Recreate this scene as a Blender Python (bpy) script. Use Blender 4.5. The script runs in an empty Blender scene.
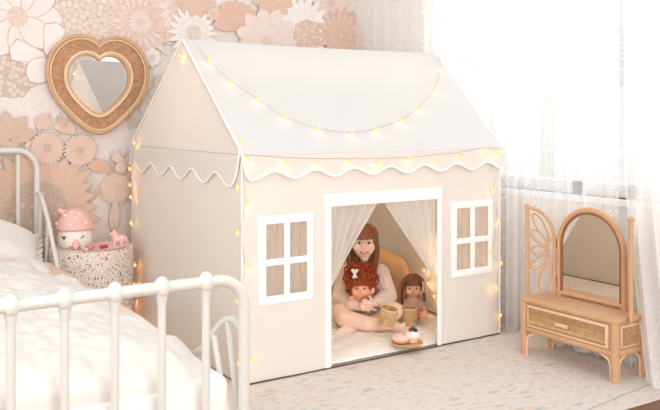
import bpy, bmesh, math, random
from mathutils import Vector, Matrix, noise
random.seed(7)
SC = bpy.context.scene
COL = SC.collection
PI = math.pi
# ------------------------------------------------------------------ camera, world, light
CAM = Vector((-1.4731, -2.8756, 1.0745)); YAW = 0.5813; FPX = 813.9; SHY = -89.2
cam = bpy.data.cameras.new('camera'); camo = bpy.data.objects.new('camera', cam); COL.objects.link(camo)
camo.location = CAM; camo.rotation_euler = (PI/2, 0, -YAW)
cam.sensor_width = 36; cam.lens = FPX/660*36; cam.shift_y = SHY/660; cam.clip_start = .05
SC.camera = camo
FW = Vector((math.sin(YAW), math.cos(YAW), 0)); RT = Vector((math.cos(YAW), -math.sin(YAW), 0)); UP = Vector((0, 0, 1))
def P(px, py, d):
    """point of the room seen at a pixel of the photograph, d metres away"""
    return CAM + FW*d + RT*(d*(px-330)/FPX) - UP*(d*(py-205-SHY)/FPX)
def at(px, py, ax, val):
    d = FW + RT*((px-330)/FPX) - UP*((py-205-SHY)/FPX); i = 'xyz'.index(ax)
    return CAM + d*((val-CAM[i])/d[i])

w = bpy.data.worlds.new('world'); SC.world = w; w.use_nodes = True
bg = w.node_tree.nodes['Background']; bg.inputs[0].default_value = (.98, .985, 1.0, 1); bg.inputs[1].default_value = .98
def area(name, loc, rot, sx, sy, power, col=(1, 1, 1)):
    l = bpy.data.lights.new(name, 'AREA'); l.shape = 'RECTANGLE'; l.size = sx; l.size_y = sy; l.energy = power[i] if isinstance(power, list) else power; l.color = col
    o = bpy.data.objects.new(name, l); COL.objects.link(o); o.location = loc; o.rotation_euler = rot; return o
area('window_daylight', (1.95, -.6, 1.7), (0, math.radians(84), 0), 1.6, 2.4, 16, (.97, .98, 1))
area('left_fill_light', (-2.38, -1.1, 1.5), (0, math.radians(-90), 0), 1.3, 1.6, 25, (.97, .98, 1))  # added fill from the left, out of view, to brighten the gable
area('front_fill_light', (-.8, -4.5, 1.45), (math.radians(90), 0, 0), 2.6, 1.9, 100, (.97, .98, 1))  # added fill from behind the camera, brightens the house front
vs = SC.view_settings; vs.view_transform = 'Standard'; vs.look = 'None'; vs.gamma = 1; vs.exposure = -0.05; vs.use_curve_mapping = False
SC.cycles.transparent_max_bounces = 32; SC.cycles.max_bounces = 10; SC.cycles.diffuse_bounces = 5; SC.cycles.transmission_bounces = 8
try: SC.cycles.use_denoising = True; SC.cycles.denoiser = 'OPENIMAGEDENOISE'
except Exception: pass
SC.cycles.sample_clamp_indirect = 6

# ------------------------------------------------------------------ helpers
def lin(h):
    h = h.lstrip('#'); r = []
    for i in (0, 2, 4):
        c = int(h[i:i+2], 16)/255
        r.append(c/12.92 if c <= .04045 else ((c+.055)/1.055)**2.4)
    return (*r, 1)
def newmat(name):
    m = bpy.data.materials.new(name); m.use_nodes = True
    nt = m.node_tree; return m, nt, nt.nodes['Principled BSDF'], nt.nodes['Material Output']
def N(nt, t, **kw):
    n = nt.nodes.new(t)
    for k, v in kw.items():
        if k[0] == '_': n.inputs[int(k[1:])].default_value = v
        else: setattr(n, k, v)
    return n
def plain(name, col, rough=.6, metal=0, bump=0, bscale=60, var=.06, vscale=8, trans=0, spec=.4, coat=0):
    """a colour with a little procedural variation, optional bump, optional light passing through"""
    m, nt, b, out = newmat(name); L = nt.links.new
    tc = N(nt, 'ShaderNodeTexCoord'); no = N(nt, 'ShaderNodeTexNoise'); no.inputs['Scale'].default_value = vscale
    L(tc.outputs['Object'], no.inputs['Vector'])
    c = lin(col); mx = N(nt, 'ShaderNodeMix', data_type='RGBA')
    mx.inputs[6].default_value = tuple(max(0, x*(1-var)) for x in c[:3])+(1,); mx.inputs[7].default_value = tuple(min(1, x*(1+var)) for x in c[:3])+(1,)
    L(no.outputs['Fac'], mx.inputs[0]); L(mx.outputs[2], b.inputs['Base Color'])
    b.inputs['Roughness'].default_value = rough; b.inputs['Metallic'].default_value = metal
    b.inputs['Specular IOR Level'].default_value = spec; b.inputs['Coat Weight'].default_value = coat
    if bump:
        n2 = N(nt, 'ShaderNodeTexNoise'); n2.inputs['Scale'].default_value = bscale; n2.inputs['Detail'].default_value = 3
        L(tc.outputs['Object'], n2.inputs['Vector']); bp = N(nt, 'ShaderNodeBump'); bp.inputs['Strength'].default_value = bump; bp.inputs['Distance'].default_value = .01
        L(n2.outputs['Fac'], bp.inputs['Height']); L(bp.outputs[0], b.inputs['Normal'])
    if trans:
        tl = N(nt, 'ShaderNodeBsdfTranslucent'); L(mx.outputs[2], tl.inputs[0]); ms = N(nt, 'ShaderNodeMixShader'); ms.inputs[0].default_value = trans
        L(b.outputs[0], ms.inputs[1]); L(tl.outputs[0], ms.inputs[2]); L(ms.outputs[0], out.inputs[0])
    return m
def weave(name, c1, c2, scale=120, rot=0):
    """rattan / cane weave: two crossed waves"""
    m, nt, b, out = newmat(name); L = nt.links.new
    tc = N(nt, 'ShaderNodeTexCoord')
    br = N(nt, 'ShaderNodeTexBrick'); mp = N(nt, 'ShaderNodeMapping'); mp.inputs['Rotation'].default_value = (rot if isinstance(rot, tuple) else (0, 0, rot))
    L(tc.outputs['Object'], mp.inputs[0]); L(mp.outputs[0], br.inputs['Vector'])
    br.inputs['Scale'].default_value = scale; br.inputs['Color1'].default_value = lin(c1); br.inputs['Color2'].default_value = lin(c2)
    br.inputs['Mortar'].default_value = lin('8A5C34'); br.inputs['Mortar Size'].default_value = .04; br.inputs['Mortar Smooth'].default_value = .6
    br.inputs['Brick Width'].default_value = 1.0; br.inputs['Row Height'].default_value = .5; br.inputs['Bias'].default_value = 0
    no = N(nt, 'ShaderNodeTexNoise'); no.inputs['Scale'].default_value = 45; L(tc.outputs['Object'], no.inputs['Vector'])
    mx = N(nt, 'ShaderNodeMix', data_type='RGBA', blend_type='OVERLAY'); mx.inputs[0].default_value = .35
    L(br.outputs['Color'], mx.inputs[6]); L(no.outputs['Fac'], mx.inputs[7]); L(mx.outputs[2], b.inputs['Base Color'])
    bp = N(nt, 'ShaderNodeBump'); bp.inputs['Strength'].default_value = .5; bp.inputs['Distance'].default_value = .003; bp.invert = True
    L(br.outputs['Fac'], bp.inputs['Height']); L(bp.outputs[0], b.inputs['Normal']); b.inputs['Roughness'].default_value = .6
    return m
def sheer(name, col, alpha, lace=0, transl=.5):
    """thin net cloth: part see-through, part light-scattering, with an embroidered lace pattern"""
    m, nt, b, out = newmat(name); L = nt.links.new; nt.nodes.remove(b)
    df = N(nt, 'ShaderNodeBsdfDiffuse', _0=lin(col)); tl = N(nt, 'ShaderNodeBsdfTranslucent', _0=lin(col)); tr = N(nt, 'ShaderNodeBsdfTransparent')
    m1 = N(nt, 'ShaderNodeMixShader'); m1.inputs[0].default_value = transl; L(df.outputs[0], m1.inputs[1]); L(tl.outputs[0], m1.inputs[2])
    m2 = N(nt, 'ShaderNodeMixShader'); m2.inputs[0].default_value = alpha; L(tr.outputs[0], m2.inputs[1]); L(m1.outputs[0], m2.inputs[2])
    if lace:
        tc = N(nt, 'ShaderNodeTexCoord'); vo = N(nt, 'ShaderNodeTexVoronoi', feature='DISTANCE_TO_EDGE'); vo.inputs['Scale'].default_value = 38
        no = N(nt, 'ShaderNodeTexNoise'); no.inputs['Scale'].default_value = 9; L(tc.outputs['Object'], no.inputs['Vector']); L(tc.outputs['Object'], vo.inputs['Vector'])
        wv = N(nt, 'ShaderNodeTexWave', wave_type='BANDS', bands_direction='Y'); wv.inputs['Scale'].default_value = 1.9; L(tc.outputs['Object'], wv.inputs['Vector'])
        lt = N(nt, 'ShaderNodeMath', operation='LESS_THAN'); lt.inputs[1].default_value = .055; L(vo.outputs['Distance'], lt.inputs[0])
        gt = N(nt, 'ShaderNodeMath', operation='GREATER_THAN'); gt.inputs[1].default_value = .5; L(no.outputs['Fac'], gt.inputs[0])
        g2 = N(nt, 'ShaderNodeMath', operation='GREATER_THAN'); g2.inputs[1].default_value = .6; L(wv.outputs['Fac'], g2.inputs[0])
        mu = N(nt, 'ShaderNodeMath', operation='MULTIPLY'); L(lt.outputs[0], mu.inputs[0]); L(gt.outputs[0], mu.inputs[1])
        mu2 = N(nt, 'ShaderNodeMath', operation='MULTIPLY'); L(mu.outputs[0], mu2.inputs[0]); L(g2.outputs[0], mu2.inputs[1])
        ma = N(nt, 'ShaderNodeMath', operation='MULTIPLY_ADD'); ma.inputs[1].default_value = lace; ma.inputs[2].default_value = alpha; ma.use_clamp = True
        L(mu2.outputs[0], ma.inputs[0]); L(ma.outputs[0], m2.inputs[0])
    L(m2.outputs[0], out.inputs[0]); return m
def glow(name, col, s):
    m, nt, b, out = newmat(name); e = N(nt, 'ShaderNodeEmission', _0=col if isinstance(col, tuple) else lin(col)); e.inputs[1].default_value = s
    nt.links.new(e.outputs[0], out.inputs[0]); return m

class MB:
    """collects shapes; build() links them as ONE mesh object"""
    def __init__(s): s.v = []; s.f = []; s.mi = []; s.m = 0
    def add(s, vs, fs):
        o = len(s.v); s.v += [tuple(v) for v in vs]
        for f in fs: s.f.append(tuple(i+o for i in f)); s.mi.append(s.m)
    def box(s, a, b, bev=0):
        x0, y0, z0 = [min(p, q) for p, q in zip(a, b)]; x1, y1, z1 = [max(p, q) for p, q in zip(a, b)]
        if bev <= 0:
            s.add([(x, y, z) for x in (x0, x1) for y in (y0, y1) for z in (z0, z1)], [(0, 1, 3, 2), (4, 6, 7, 5), (0, 4, 5, 1), (2, 3, 7, 6), (0, 2, 6, 4), (1, 5, 7, 3)])
            return s
        bm = bmesh.new(); bmesh.ops.create_cube(bm, size=1)
        for v in bm.verts: v.co = Vector(((x0+x1)/2+v.co.x*(x1-x0), (y0+y1)/2+v.co.y*(y1-y0), (z0+z1)/2+v.co.z*(z1-z0)))
        bmesh.ops.bevel(bm, geom=bm.edges[:], offset=bev, segments=3, profile=.5, affect='EDGES')
        return s.bm(bm)
    def bm(s, bm):
        bm.verts.index_update(); s.add([v.co[:] for v in bm.verts], [[v.index for v in f.verts] for f in bm.faces]); bm.free(); return s
    def tube(s, pts, r, n=10, closed=False, cap=True, flat=1.0):
        pts = [Vector(p) for p in pts]; m = len(pts); rs = r if isinstance(r, (list, tuple)) else [r]*m
        vs = []; up = None
        for i, p in enumerate(pts):
            a = pts[(i-1) % m] if (closed or i) else p; b = pts[(i+1) % m] if (closed or i < m-1) else p
            t = (b-a); t = t.normalized() if t.length > 1e-9 else Vector((0, 0, 1))
            if up is None:
                up = Vector((0, 0, 1)) if abs(t.z) < .9 else Vector((1, 0, 0))
            u = t.cross(up); u = u.normalized() if u.length > 1e-6 else t.orthogonal().normalized()
            wv = u.cross(t).normalized(); up = wv
            for k in range(n):
                an = 2*PI*k/n; vs.append(p+(u*math.cos(an)+wv*math.sin(an)*flat)*rs[i])
        fs = []
        for i in range(m if closed else m-1):
            j = (i+1) % m
            for k in range(n):
                l = (k+1) % n; fs.append((i*n+k, i*n+l, j*n+l, j*n+k))
        if cap and not closed: fs += [tuple(range(n))[::-1], tuple((m-1)*n+k for k in range(n))]
        s.add(vs, fs); return s
    def sph(s, c, r, nu=14, nv=9, rot=None):
        c = Vector(c); r = r if isinstance(r, (tuple, list)) else (r, r, r); vs = []; fs = []
        for j in range(1, nv):
            th = PI*j/nv
            for i in range(nu):
                ph = 2*PI*i/nu; p = Vector((r[0]*math.sin(th)*math.cos(ph), r[1]*math.sin(th)*math.sin(ph), r[2]*math.cos(th)))
                vs.append(c+(rot @ p if rot else p))
        a = Vector((0, 0, r[2])); a = rot @ a if rot else a; t = len(vs); vs += [c+a, c-a]
        for j in range(nv-2):
            for i in range(nu): k = (i+1) % nu; fs.append((j*nu+i, (j+1)*nu+i, (j+1)*nu+k, j*nu+k))
        for i in range(nu): k = (i+1) % nu; fs += [(t, i, k), (t+1, (nv-2)*nu+k, (nv-2)*nu+i)]
        s.add(vs, fs); return s
    def lathe(s, c, prof, n=32, rot=None):
        c = Vector(c); vs = []; fs = []
        for r, z in prof:
            for i in range(n):
                p = Vector((r*math.cos(2*PI*i/n), r*math.sin(2*PI*i/n), z)); vs.append(c+(rot @ p if rot else p))
        for j in range(len(prof)-1):
            for i in range(n): k = (i+1) % n; fs.append((j*n+i, j*n+k, (j+1)*n+k, (j+1)*n+i))
        s.add(vs, fs); return s
    def grid(s, fn, nu, nv):
        s.add([fn(i/nu, j/nv) for j in range(nv+1) for i in range(nu+1)], [(j*(nu+1)+i, j*(nu+1)+i+1, (j+1)*(nu+1)+i+1, (j+1)*(nu+1)+i) for j in range(nv) for i in range(nu)]); return s
    def cap(s, a, b, ra, rb, n=14):
        """tapered limb with round ends"""
        a = Vector(a); b = Vector(b); s.sph(a, ra, n, 9); s.sph(b, rb, n, 9)
        if (b-a).length > 1e-6: s.tube([a, b], [ra, rb], n)
        return s
    def ext(s, poly, d):
        """extrude a planar polygon (3-D points) by vector d"""
        n = len(poly); d = Vector(d); ps = [Vector(p) for p in poly]
        s.add(ps+[p+d for p in ps], [tuple(range(n))[::-1], tuple(range(n, 2*n))]+[(i, (i+1) % n, n+(i+1) % n, n+i) for i in range(n)]); return s
    def build(s, name, mat, parent=None, smooth=True, solid=0, remesh=0, sm=0, sub=0, angle=40):
        me = bpy.data.meshes.new(name); me.from_pydata(s.v, [], s.f)
        mats = mat if isinstance(mat, list) else [mat]
        for m in mats: me.materials.append(m)
        if len(mats) > 1: me.polygons.foreach_set('material_index', s.mi)
        bm = bmesh.new(); bm.from_mesh(me); bmesh.ops.recalc_face_normals(bm, faces=bm.faces[:]); bm.to_mesh(me); bm.free()
        o = bpy.data.objects.new(name, me); COL.objects.link(o)
        if parent: o.parent = parent
        if remesh or solid or sub:
            if remesh:
                r = o.modifiers.new('r', 'REMESH'); r.mode = 'VOXEL'; r.voxel_size = remesh
                if sm: q = o.modifiers.new('s', 'SMOOTH'); q.iterations = sm; q.factor = .5
            if sub: q = o.modifiers.new('u', 'SUBSURF'); q.levels = sub; q.render_levels = sub
            if solid: q = o.modifiers.new('t', 'SOLIDIFY'); q.thickness = solid; q.offset = 0
            dg = bpy.context.evaluated_depsgraph_get(); dg.update()
            nm = bpy.data.meshes.new_from_object(o.evaluated_get(dg)); o.modifiers.clear(); o.data = nm; me = nm
            if not me.materials:
                for m in mats: me.materials.append(m)
        if smooth:
            me.polygons.foreach_set('use_smooth', [True]*len(me.polygons))
            try: me.set_sharp_from_angle(angle=math.radians(angle if not remesh else 180))
            except Exception: pass
        me.update(); return o

def tag(o, label, cat, group=None):
    o['label'] = label; o['category'] = cat
    if group: o['group'] = group
    return o
def thing(name, label, cat, loc=(0, 0, 0), group=None, rz=0):
    o = bpy.data.objects.new(name, None); COL.objects.link(o); o.location = loc; o.rotation_euler = (0, 0, rz)
    o.empty_display_size = .05; return tag(o, label, cat, group)
def under(o, root):
    """mesh was built in room coordinates: keep it in place under a root that has its own position"""
    o.parent = root; o.matrix_parent_inverse = (Matrix.Translation(root.location) @ root.rotation_euler.to_matrix().to_4x4()).inverted(); return o
def struct(o): o['kind'] = 'structure'; return o
def smooth_path(pts, n=6, closed=False):
    pts = [Vector(p) for p in pts]; m = len(pts); out = []
    for i in range(m if closed else m-1):
        p0 = pts[(i-1) % m] if (closed or i) else pts[0]; p1 = pts[i]; p2 = pts[(i+1) % m]; p3 = pts[(i+2) % m] if (closed or i < m-2) else pts[-1]
        for k in range(n):
            t = k/n; out.append(.5*((2*p1)+(p2-p0)*t+(2*p0-5*p1+4*p2-p3)*t*t+(3*p1-p0-3*p2+p3)*t**3))
    if not closed: out.append(pts[-1])
    return out

# ------------------------------------------------------------------ materials
M = {}
M['wall'] = plain('painted_wall', 'F3EEE8', .8, bump=.05, bscale=200, var=.02)
M['roofcloth'] = plain('white_canvas', 'EAE8E5', .85, bump=.12, bscale=260, var=.01, vscale=2, trans=.22, spec=.1)
M['cloth'] = plain('beige_canvas', 'F8F4EE', .85, bump=.12, bscale=260, var=.015, vscale=2, trans=.36, spec=.1)
M['trim'] = plain('white_ribbon', 'FCFAF7', .8, bump=.15, bscale=300, var=.01, spec=.1)
M['pipe'] = plain('white_cord', 'F7F2EC', .7, var=.02)
M['seam'] = plain('grey_seam', 'D8CCBE', .8)
M['dark'] = plain('dark_base_shade', '5A4F47', .8)  # colour of the shadow line painted in under the playhouse walls
M['net'] = sheer('white_netting', 'FFFDFA', .52, 0, .3)
M['winnet'] = sheer('window_netting', 'FFF3E8', .38, 0, .35)
M['curtain'] = sheer('lace_curtain', 'FFFFFF', .5, .25, .5)
M['curtain2'] = sheer('plain_sheer', 'FFFFFF', .38, .1, .5)
M['curtain3'] = sheer('gathered_sheer', 'FDFBF9', .75, .12, .45)
M['metal'] = plain('white_enamel', 'D9D5CD', .3, var=.01, spec=.5)
M['duvet'] = plain('white_cotton', 'E6E0D9', .9, bump=.1, bscale=180, var=.01, spec=.1)
M['pillow'] = plain('soft_white_cotton', 'E2DCD6', .9, bump=.1, bscale=180, var=.02, spec=.1)
M['beige'] = plain('beige_blanket', 'E0C9B6', .9, bump=.15, bscale=200, var=.03, spec=.1)
M['rattan'] = plain('pale_rattan', 'CFA27A', .45, bump=.06, bscale=90, var=.14, vscale=14)
M['rattanlight'] = plain('light_rattan_trim', 'E6C9A8', .45, var=.1, vscale=14)
M['rattandark'] = plain('brown_binding', '9A5F38', .5, var=.15, vscale=30)
M['cane'] = weave('woven_cane', 'D9A76A', 'B98048', 60, (0, 0, 0))
M['mirror'] = plain('mirror_glass', 'F2F2F2', .02, 1, var=0)
M['skin'] = plain('fair_skin', 'FAD6C2', .55, var=.03, vscale=30, spec=.3)
M['dollskin'] = plain('doll_vinyl', 'F0B393', .45, var=.02)
M['lip'] = plain('pink_lip', 'C77A72', .5)
M['teeth'] = plain('white_teeth', 'F6F1EA', .4)
M['eyewhite'] = plain('eye_white', 'F4EFEA', .3)
M['eyedark'] = plain('dark_eye', '3A2A22', .25)
M['brow'] = plain('brown_brow', 'A87652', .8)
M['hair'] = plain('auburn_hair', '8E5934', .5, bump=.25, bscale=140, var=.25, vscale=40)
M['redhair'] = plain('copper_curls', '9C4520', .6, bump=.3, bscale=160, var=.3, vscale=60)
M['brownhair'] = plain('brown_doll_hair', '7A4E30', .5, bump=.25, bscale=160, var=.25, vscale=60)
M['knit'] = plain('oatmeal_knit', 'EBD9CA', .95, bump=.35, bscale=220, var=.04, spec=.1)
M['dolldress'] = plain('dusty_pink_knit', 'D9AF9C', .95, bump=.35, bscale=260, var=.05, spec=.1)
M['bow'] = plain('cream_bow', 'F3E4D6', .7)
M['clip'] = plain('pink_clip', 'EBC4BC', .5)
M['basket'] = weave('wicker', 'E2BC84', 'C99A5C', 110, (PI/2, 0, 0))
M['wood'] = plain('light_wood', 'D9AC74', .5, var=.15, vscale=18)
M['plush'] = plain('white_plush', 'FDF8F1', .98, bump=.9, bscale=70, var=.05, vscale=25, spec=.05)
M['cushion'] = plain('tan_cushion', 'E3B98C', .9, bump=.2, bscale=120, var=.04, spec=.1)
M['wire'] = plain('clear_wire', 'B9AEA2', .5)
M['bulb'] = glow('warm_bulb', (1, .40, .11, 1), 2.7)
M['plastic'] = plain('clear_cap', 'E8D6B8', .4)
M['pinkglaze'] = plain('pink_ceramic', 'EDBAB1', .35, var=.03)
M['whiteglaze'] = plain('white_ceramic', 'EFE8DD', .35, var=.02)
M['creamspot'] = plain('cream_spot', 'F6E4DA', .4)
M['peach'] = plain('peach_tip', 'EDB79A', .5)
M['pink'] = plain('toy_pink', 'E88E98', .5)
M['magenta'] = plain('toy_raspberry', 'C9455C', .45)
M['ochre'] = plain('toy_ochre', 'D69A4E', .5)
M['black'] = plain('black_paint', '1F1B1A', .4)
M['icing'] = plain('pink_icing', 'F3C9BE', .6, var=.04)
M['cake'] = plain('sponge', 'E7B98A', .8, bump=.2, bscale=200)
M['whitecake'] = plain('white_icing', 'FAF1EA', .6)
M['redberry'] = plain('red_berry', 'B7202C', .35)
M['blueberry'] = plain('blue_berry', '26304F', .45)
M['leaf'] = plain('felt_leaf', '7FA04A', .7)
M['palm'] = plain('palm_leaf', 'EDF2E6', .6, trans=.5, var=.04)
M['frame'] = plain('white_window_frame', 'F3F3F3', .4, var=.01)

# wood floor
def floor_mat():
    m, nt, b, out = newmat('oak_boards'); L = nt.links.new
    tc = N(nt, 'ShaderNodeTexCoord'); br = N(nt, 'ShaderNodeTexBrick'); L(tc.outputs['Object'], br.inputs['Vector'])
    br.inputs['Scale'].default_value = 1; br.inputs['Brick Width'].default_value = 1.4; br.inputs['Row Height'].default_value = .12
    br.inputs['Color1'].default_value = lin('8A6446'); br.inputs['Color2'].default_value = lin('775238'); br.inputs['Mortar'].default_value = lin('4E3524'); br.inputs['Mortar Size'].default_value = .004
    wv = N(nt, 'ShaderNodeTexNoise'); mp = N(nt, 'ShaderNodeMapping'); mp.inputs['Scale'].default_value = (2, 30, 1); L(tc.outputs['Object'], mp.inputs[0]); L(mp.outputs[0], wv.inputs['Vector'])
    mx = N(nt, 'ShaderNodeMix', data_type='RGBA', blend_type='OVERLAY'); mx.inputs[0].default_value = .4; L(br.outputs['Color'], mx.inputs[6]); L(wv.outputs['Fac'], mx.inputs[7])
    L(mx.outputs[2], b.inputs['Base Color']); b.inputs['Roughness'].default_value = .45; return m
def rug_mat():
    m, nt, b, out = newmat('printed_rug'); L = nt.links.new
    tc = N(nt, 'ShaderNodeTexCoord')
    mp = N(nt, 'ShaderNodeMapping'); mp.inputs['Scale'].default_value = (26, 60, 1); mp.inputs['Rotation'].default_value = (0, 0, .6); L(tc.outputs['Object'], mp.inputs[0])
    n1 = N(nt, 'ShaderNodeTexNoise'); n1.inputs['Scale'].default_value = 1; n1.inputs['Detail'].default_value = 4; L(mp.outputs[0], n1.inputs['Vector'])
    r1 = N(nt, 'ShaderNodeValToRGB'); e = r1.color_ramp.elements; e[0].position = .3; e[0].color = lin('CBBEB3'); e[1].position = .5; e[1].color = lin('DFD5CC')
    L(n1.outputs['Fac'], r1.inputs[0])
    mp2 = N(nt, 'ShaderNodeMapping'); mp2.inputs['Scale'].default_value = (8, 19, 1); mp2.inputs['Rotation'].default_value = (0, 0, -.5); L(tc.outputs['Object'], mp2.inputs[0])
    vo = N(nt, 'ShaderNodeTexVoronoi'); vo.inputs['Scale'].default_value = 1; L(mp2.outputs[0], vo.inputs['Vector'])
    r2 = N(nt, 'ShaderNodeValToRGB'); e = r2.color_ramp.elements; e[0].position = .16; e[0].color = (1, 1, 1, 1); e[1].position = .3; e[1].color = (0, 0, 0, 1); L(vo.outputs['Distance'], r2.inputs[0])
    n2 = N(nt, 'ShaderNodeTexNoise'); n2.inputs['Scale'].default_value = 3.2; L(tc.outputs['Object'], n2.inputs['Vector'])
    r3 = N(nt, 'ShaderNodeValToRGB'); e = r3.color_ramp.elements; e[0].position = .45; e[0].color = (0, 0, 0, 1); e[1].position = .55; e[1].color = (.9, .9, .9, 1); L(n2.outputs['Fac'], r3.inputs[0])
    mu = N(nt, 'ShaderNodeMath', operation='MULTIPLY'); L(r2.outputs[0], mu.inputs[0]); L(r3.outputs[0], mu.inputs[1])
    n3 = N(nt, 'ShaderNodeTexNoise'); n3.inputs['Scale'].default_value = 5; L(tc.outputs['Object'], n3.inputs['Vector'])
    r4 = N(nt, 'ShaderNodeValToRGB'); e = r4.color_ramp.elements; e[0].position = .45; e[0].color = lin('B4BFC5'); e[1].position = .58; e[1].color = lin('D7B9A6'); L(n3.outputs['Fac'], r4.inputs[0])
    mx = N(nt, 'ShaderNodeMix', data_type='RGBA'); L(mu.outputs[0], mx.inputs[0]); L(r1.outputs[0], mx.inputs[6]); L(r4.outputs[0], mx.inputs[7])
    # woven border line near the edge
    dt = N(nt, 'ShaderNodeVectorMath', operation='DOT_PRODUCT'); dt.inputs[1].default_value = (-.12, 1, 0); L(tc.outputs['Object'], dt.inputs[0])
    cm = N(nt, 'ShaderNodeMath', operation='COMPARE'); cm.inputs[1].default_value = -1.028; cm.inputs[2].default_value = .0045; L(dt.outputs['Value'], cm.inputs[0])
    c2 = N(nt, 'ShaderNodeMath', operation='MULTIPLY'); L(cm.outputs[0], c2.inputs[0]); L(n1.outputs['Fac'], c2.inputs[1])
    mb = N(nt, 'ShaderNodeMix', data_type='RGBA'); L(c2.outputs[0], mb.inputs[0]); L(mx.outputs[2], mb.inputs[6]); mb.inputs[7].default_value = lin('8F8A86'); mx = mb
    L(mx.outputs[2], b.inputs['Base Color']); b.inputs['Roughness'].default_value = .95; b.inputs['Specular IOR Level'].default_value = .1
    n4 = N(nt, 'ShaderNodeTexNoise'); n4.inputs['Scale'].default_value = 90; L(tc.outputs['Object'], n4.inputs['Vector'])
    bp = N(nt, 'ShaderNodeBump'); bp.inputs['Strength'].default_value = .4; bp.inputs['Distance'].default_value = .006; L(n4.outputs['Fac'], bp.inputs['Height']); L(bp.outputs[0], b.inputs['Normal'])
    return m
def terrazzo_mat():
    m, nt, b, out = newmat('terrazzo'); L = nt.links.new; tc = N(nt, 'ShaderNodeTexCoord'); prev = None
    base = lin('E6D6C8')
    col = None
    for sc_, th, ramp in ((70, .2, ('3B3330', 'B08A72', '8C7F78', 'F4EAE2')), (115, .17, ('554A44', 'C99F84', 'A39A92', '7A5C48'))):
        vo = N(nt, 'ShaderNodeTexVoronoi'); vo.inputs['Scale'].default_value = sc_; L(tc.outputs['Object'], vo.inputs['Vector'])
        lt = N(nt, 'ShaderNodeMath', operation='LESS_THAN'); lt.inputs[1].default_value = th*1.5; L(vo.outputs['Distance'], lt.inputs[0])
        rp = N(nt, 'ShaderNodeValToRGB'); rp.color_ramp.interpolation = 'CONSTANT'; e = rp.color_ramp.elements
        e[0].color = lin(ramp[0]); e[1].position = .3; e[1].color = lin(ramp[1])
        for q, p_ in ((2, .55), (3, .78)): x = e.new(p_); x.color = lin(ramp[q])
        sp = N(nt, 'ShaderNodeSeparateColor'); L(vo.outputs['Color'], sp.inputs[0]); L(sp.outputs[0], rp.inputs[0])
        mx = N(nt, 'ShaderNodeMix', data_type='RGBA'); L(lt.outputs[0], mx.inputs[0]); mx.inputs[6].default_value = base
        if col: L(col, mx.inputs[6])
        L(rp.outputs[0], mx.inputs[7]); col = mx.outputs[2]
    L(col, b.inputs['Base Color']); b.inputs['Roughness'].default_value = .6; return m
M['floor'] = floor_mat(); M['rug'] = rug_mat(); M['terrazzo'] = terrazzo_mat()

# ------------------------------------------------------------------ the room
YW, XW, XL = 1.40, 1.63, -2.3
struct(MB().box((XL, -4.6, -.05), (XW+.15, YW+.1, 0)).build('floor', M['floor'], smooth=False))
m = MB(); LY0, LY1, LZ0, LZ1 = -2.0, -.2, .8, 2.2
m.box((XL-.1, -4.6, 0), (XL, LY0, 2.5)); m.box((XL-.1, LY1, 0), (XL, YW, 2.5)); m.box((XL-.1, LY0, 0), (XL, LY1, LZ0)); m.box((XL-.1, LY0, LZ1), (XL, LY1, 2.5))
struct(m.build('wall_left', M['wall'], smooth=False))
m = MB()
for y in (LY0+.025, -1.1, LY1-.025): m.box((XL-.06, y-.025, LZ0), (XL-.02, y+.025, LZ1))
for z in (LZ0+.025, LZ1-.025): m.box((XL-.06, LY0, z-.025), (XL-.02, LY1, z+.025))
struct(m.build('added_window_left', M['frame'], smooth=False))  # unseen window, added to go with the left fill light
WY0, WY1, WZ0, WZ1 = -2.3, .74, .70, 2.35
m = MB()
m.box((XW, WY1, 0), (XW+.14, YW+.1, 2.5)); m.box((XW, -4.6, 0), (XW+.14, WY0, 2.5)); m.box((XW, WY0, 0), (XW+.14, WY1, WZ0)); m.box((XW, WY0, WZ1), (XW+.14, WY1, 2.5))
struct(m.build('wall_right', M['wall'], smooth=False))
win = MB()
for y in (WY1-.03, .33, -.25, -.56, -1.3, WY0+.03): win.box((XW+.05, y-.03, WZ0), (XW+.11, y+.03, WZ1))
for z in (WZ0+.03, WZ1-.03): win.box((XW+.05, WY0, z-.03), (XW+.11, WY1, z+.03))
win.box((XW-.03, WY0-.03, WZ0-.03), (XW+.14, WY1+.03, WZ0))
win = struct(win.build('window_1', M['frame'], smooth=False))
def glass_mat():
    m, nt, b, out = newmat('window_glass'); L = nt.links.new; nt.nodes.remove(b)
    t = N(nt, 'ShaderNodeBsdfTransparent'); g = N(nt, 'ShaderNodeBsdfGlossy'); g.inputs['Roughness'].default_value = .02
    f = N(nt, 'ShaderNodeMixShader'); f.inputs[0].default_value = .05; L(t.outputs[0], f.inputs[1]); L(g.outputs[0], f.inputs[2]); L(f.outputs[0], out.inputs[0]); return m
M['glass'] = glass_mat()
MB().box((XW+.075, WY0+.02, WZ0+.02), (XW+.08, WY1-.02, WZ1-.02)).build('glass_pane', M['glass'], win, smooth=False)

m = MB(); FX0, FX1, FZ0, FZ1 = -2.15, .55, .5, 2.4
m.box((XL, -4.75, 0), (FX0, -4.6, 2.5)); m.box((FX1, -4.75, 0), (XW+.14, -4.6, 2.5)); m.box((FX0, -4.75, 0), (FX1, -4.6, FZ0)); m.box((FX0, -4.75, FZ1), (FX1, -4.6, 2.5))
struct(m.build('wall_front', M['wall'], smooth=False))
m = MB()
for x in (FX0+.03, FX0+.95, FX1-.95, FX1-.03): m.box((x-.03, -4.70, FZ0), (x+.03, -4.64, FZ1))
for z in (FZ0+.03, FZ1-.03): m.box((FX0, -4.70, z-.03), (FX1, -4.64, z+.03))
struct(m.build('added_window_front', M['frame'], smooth=False))  # unseen window, added to go with the front fill light

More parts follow.
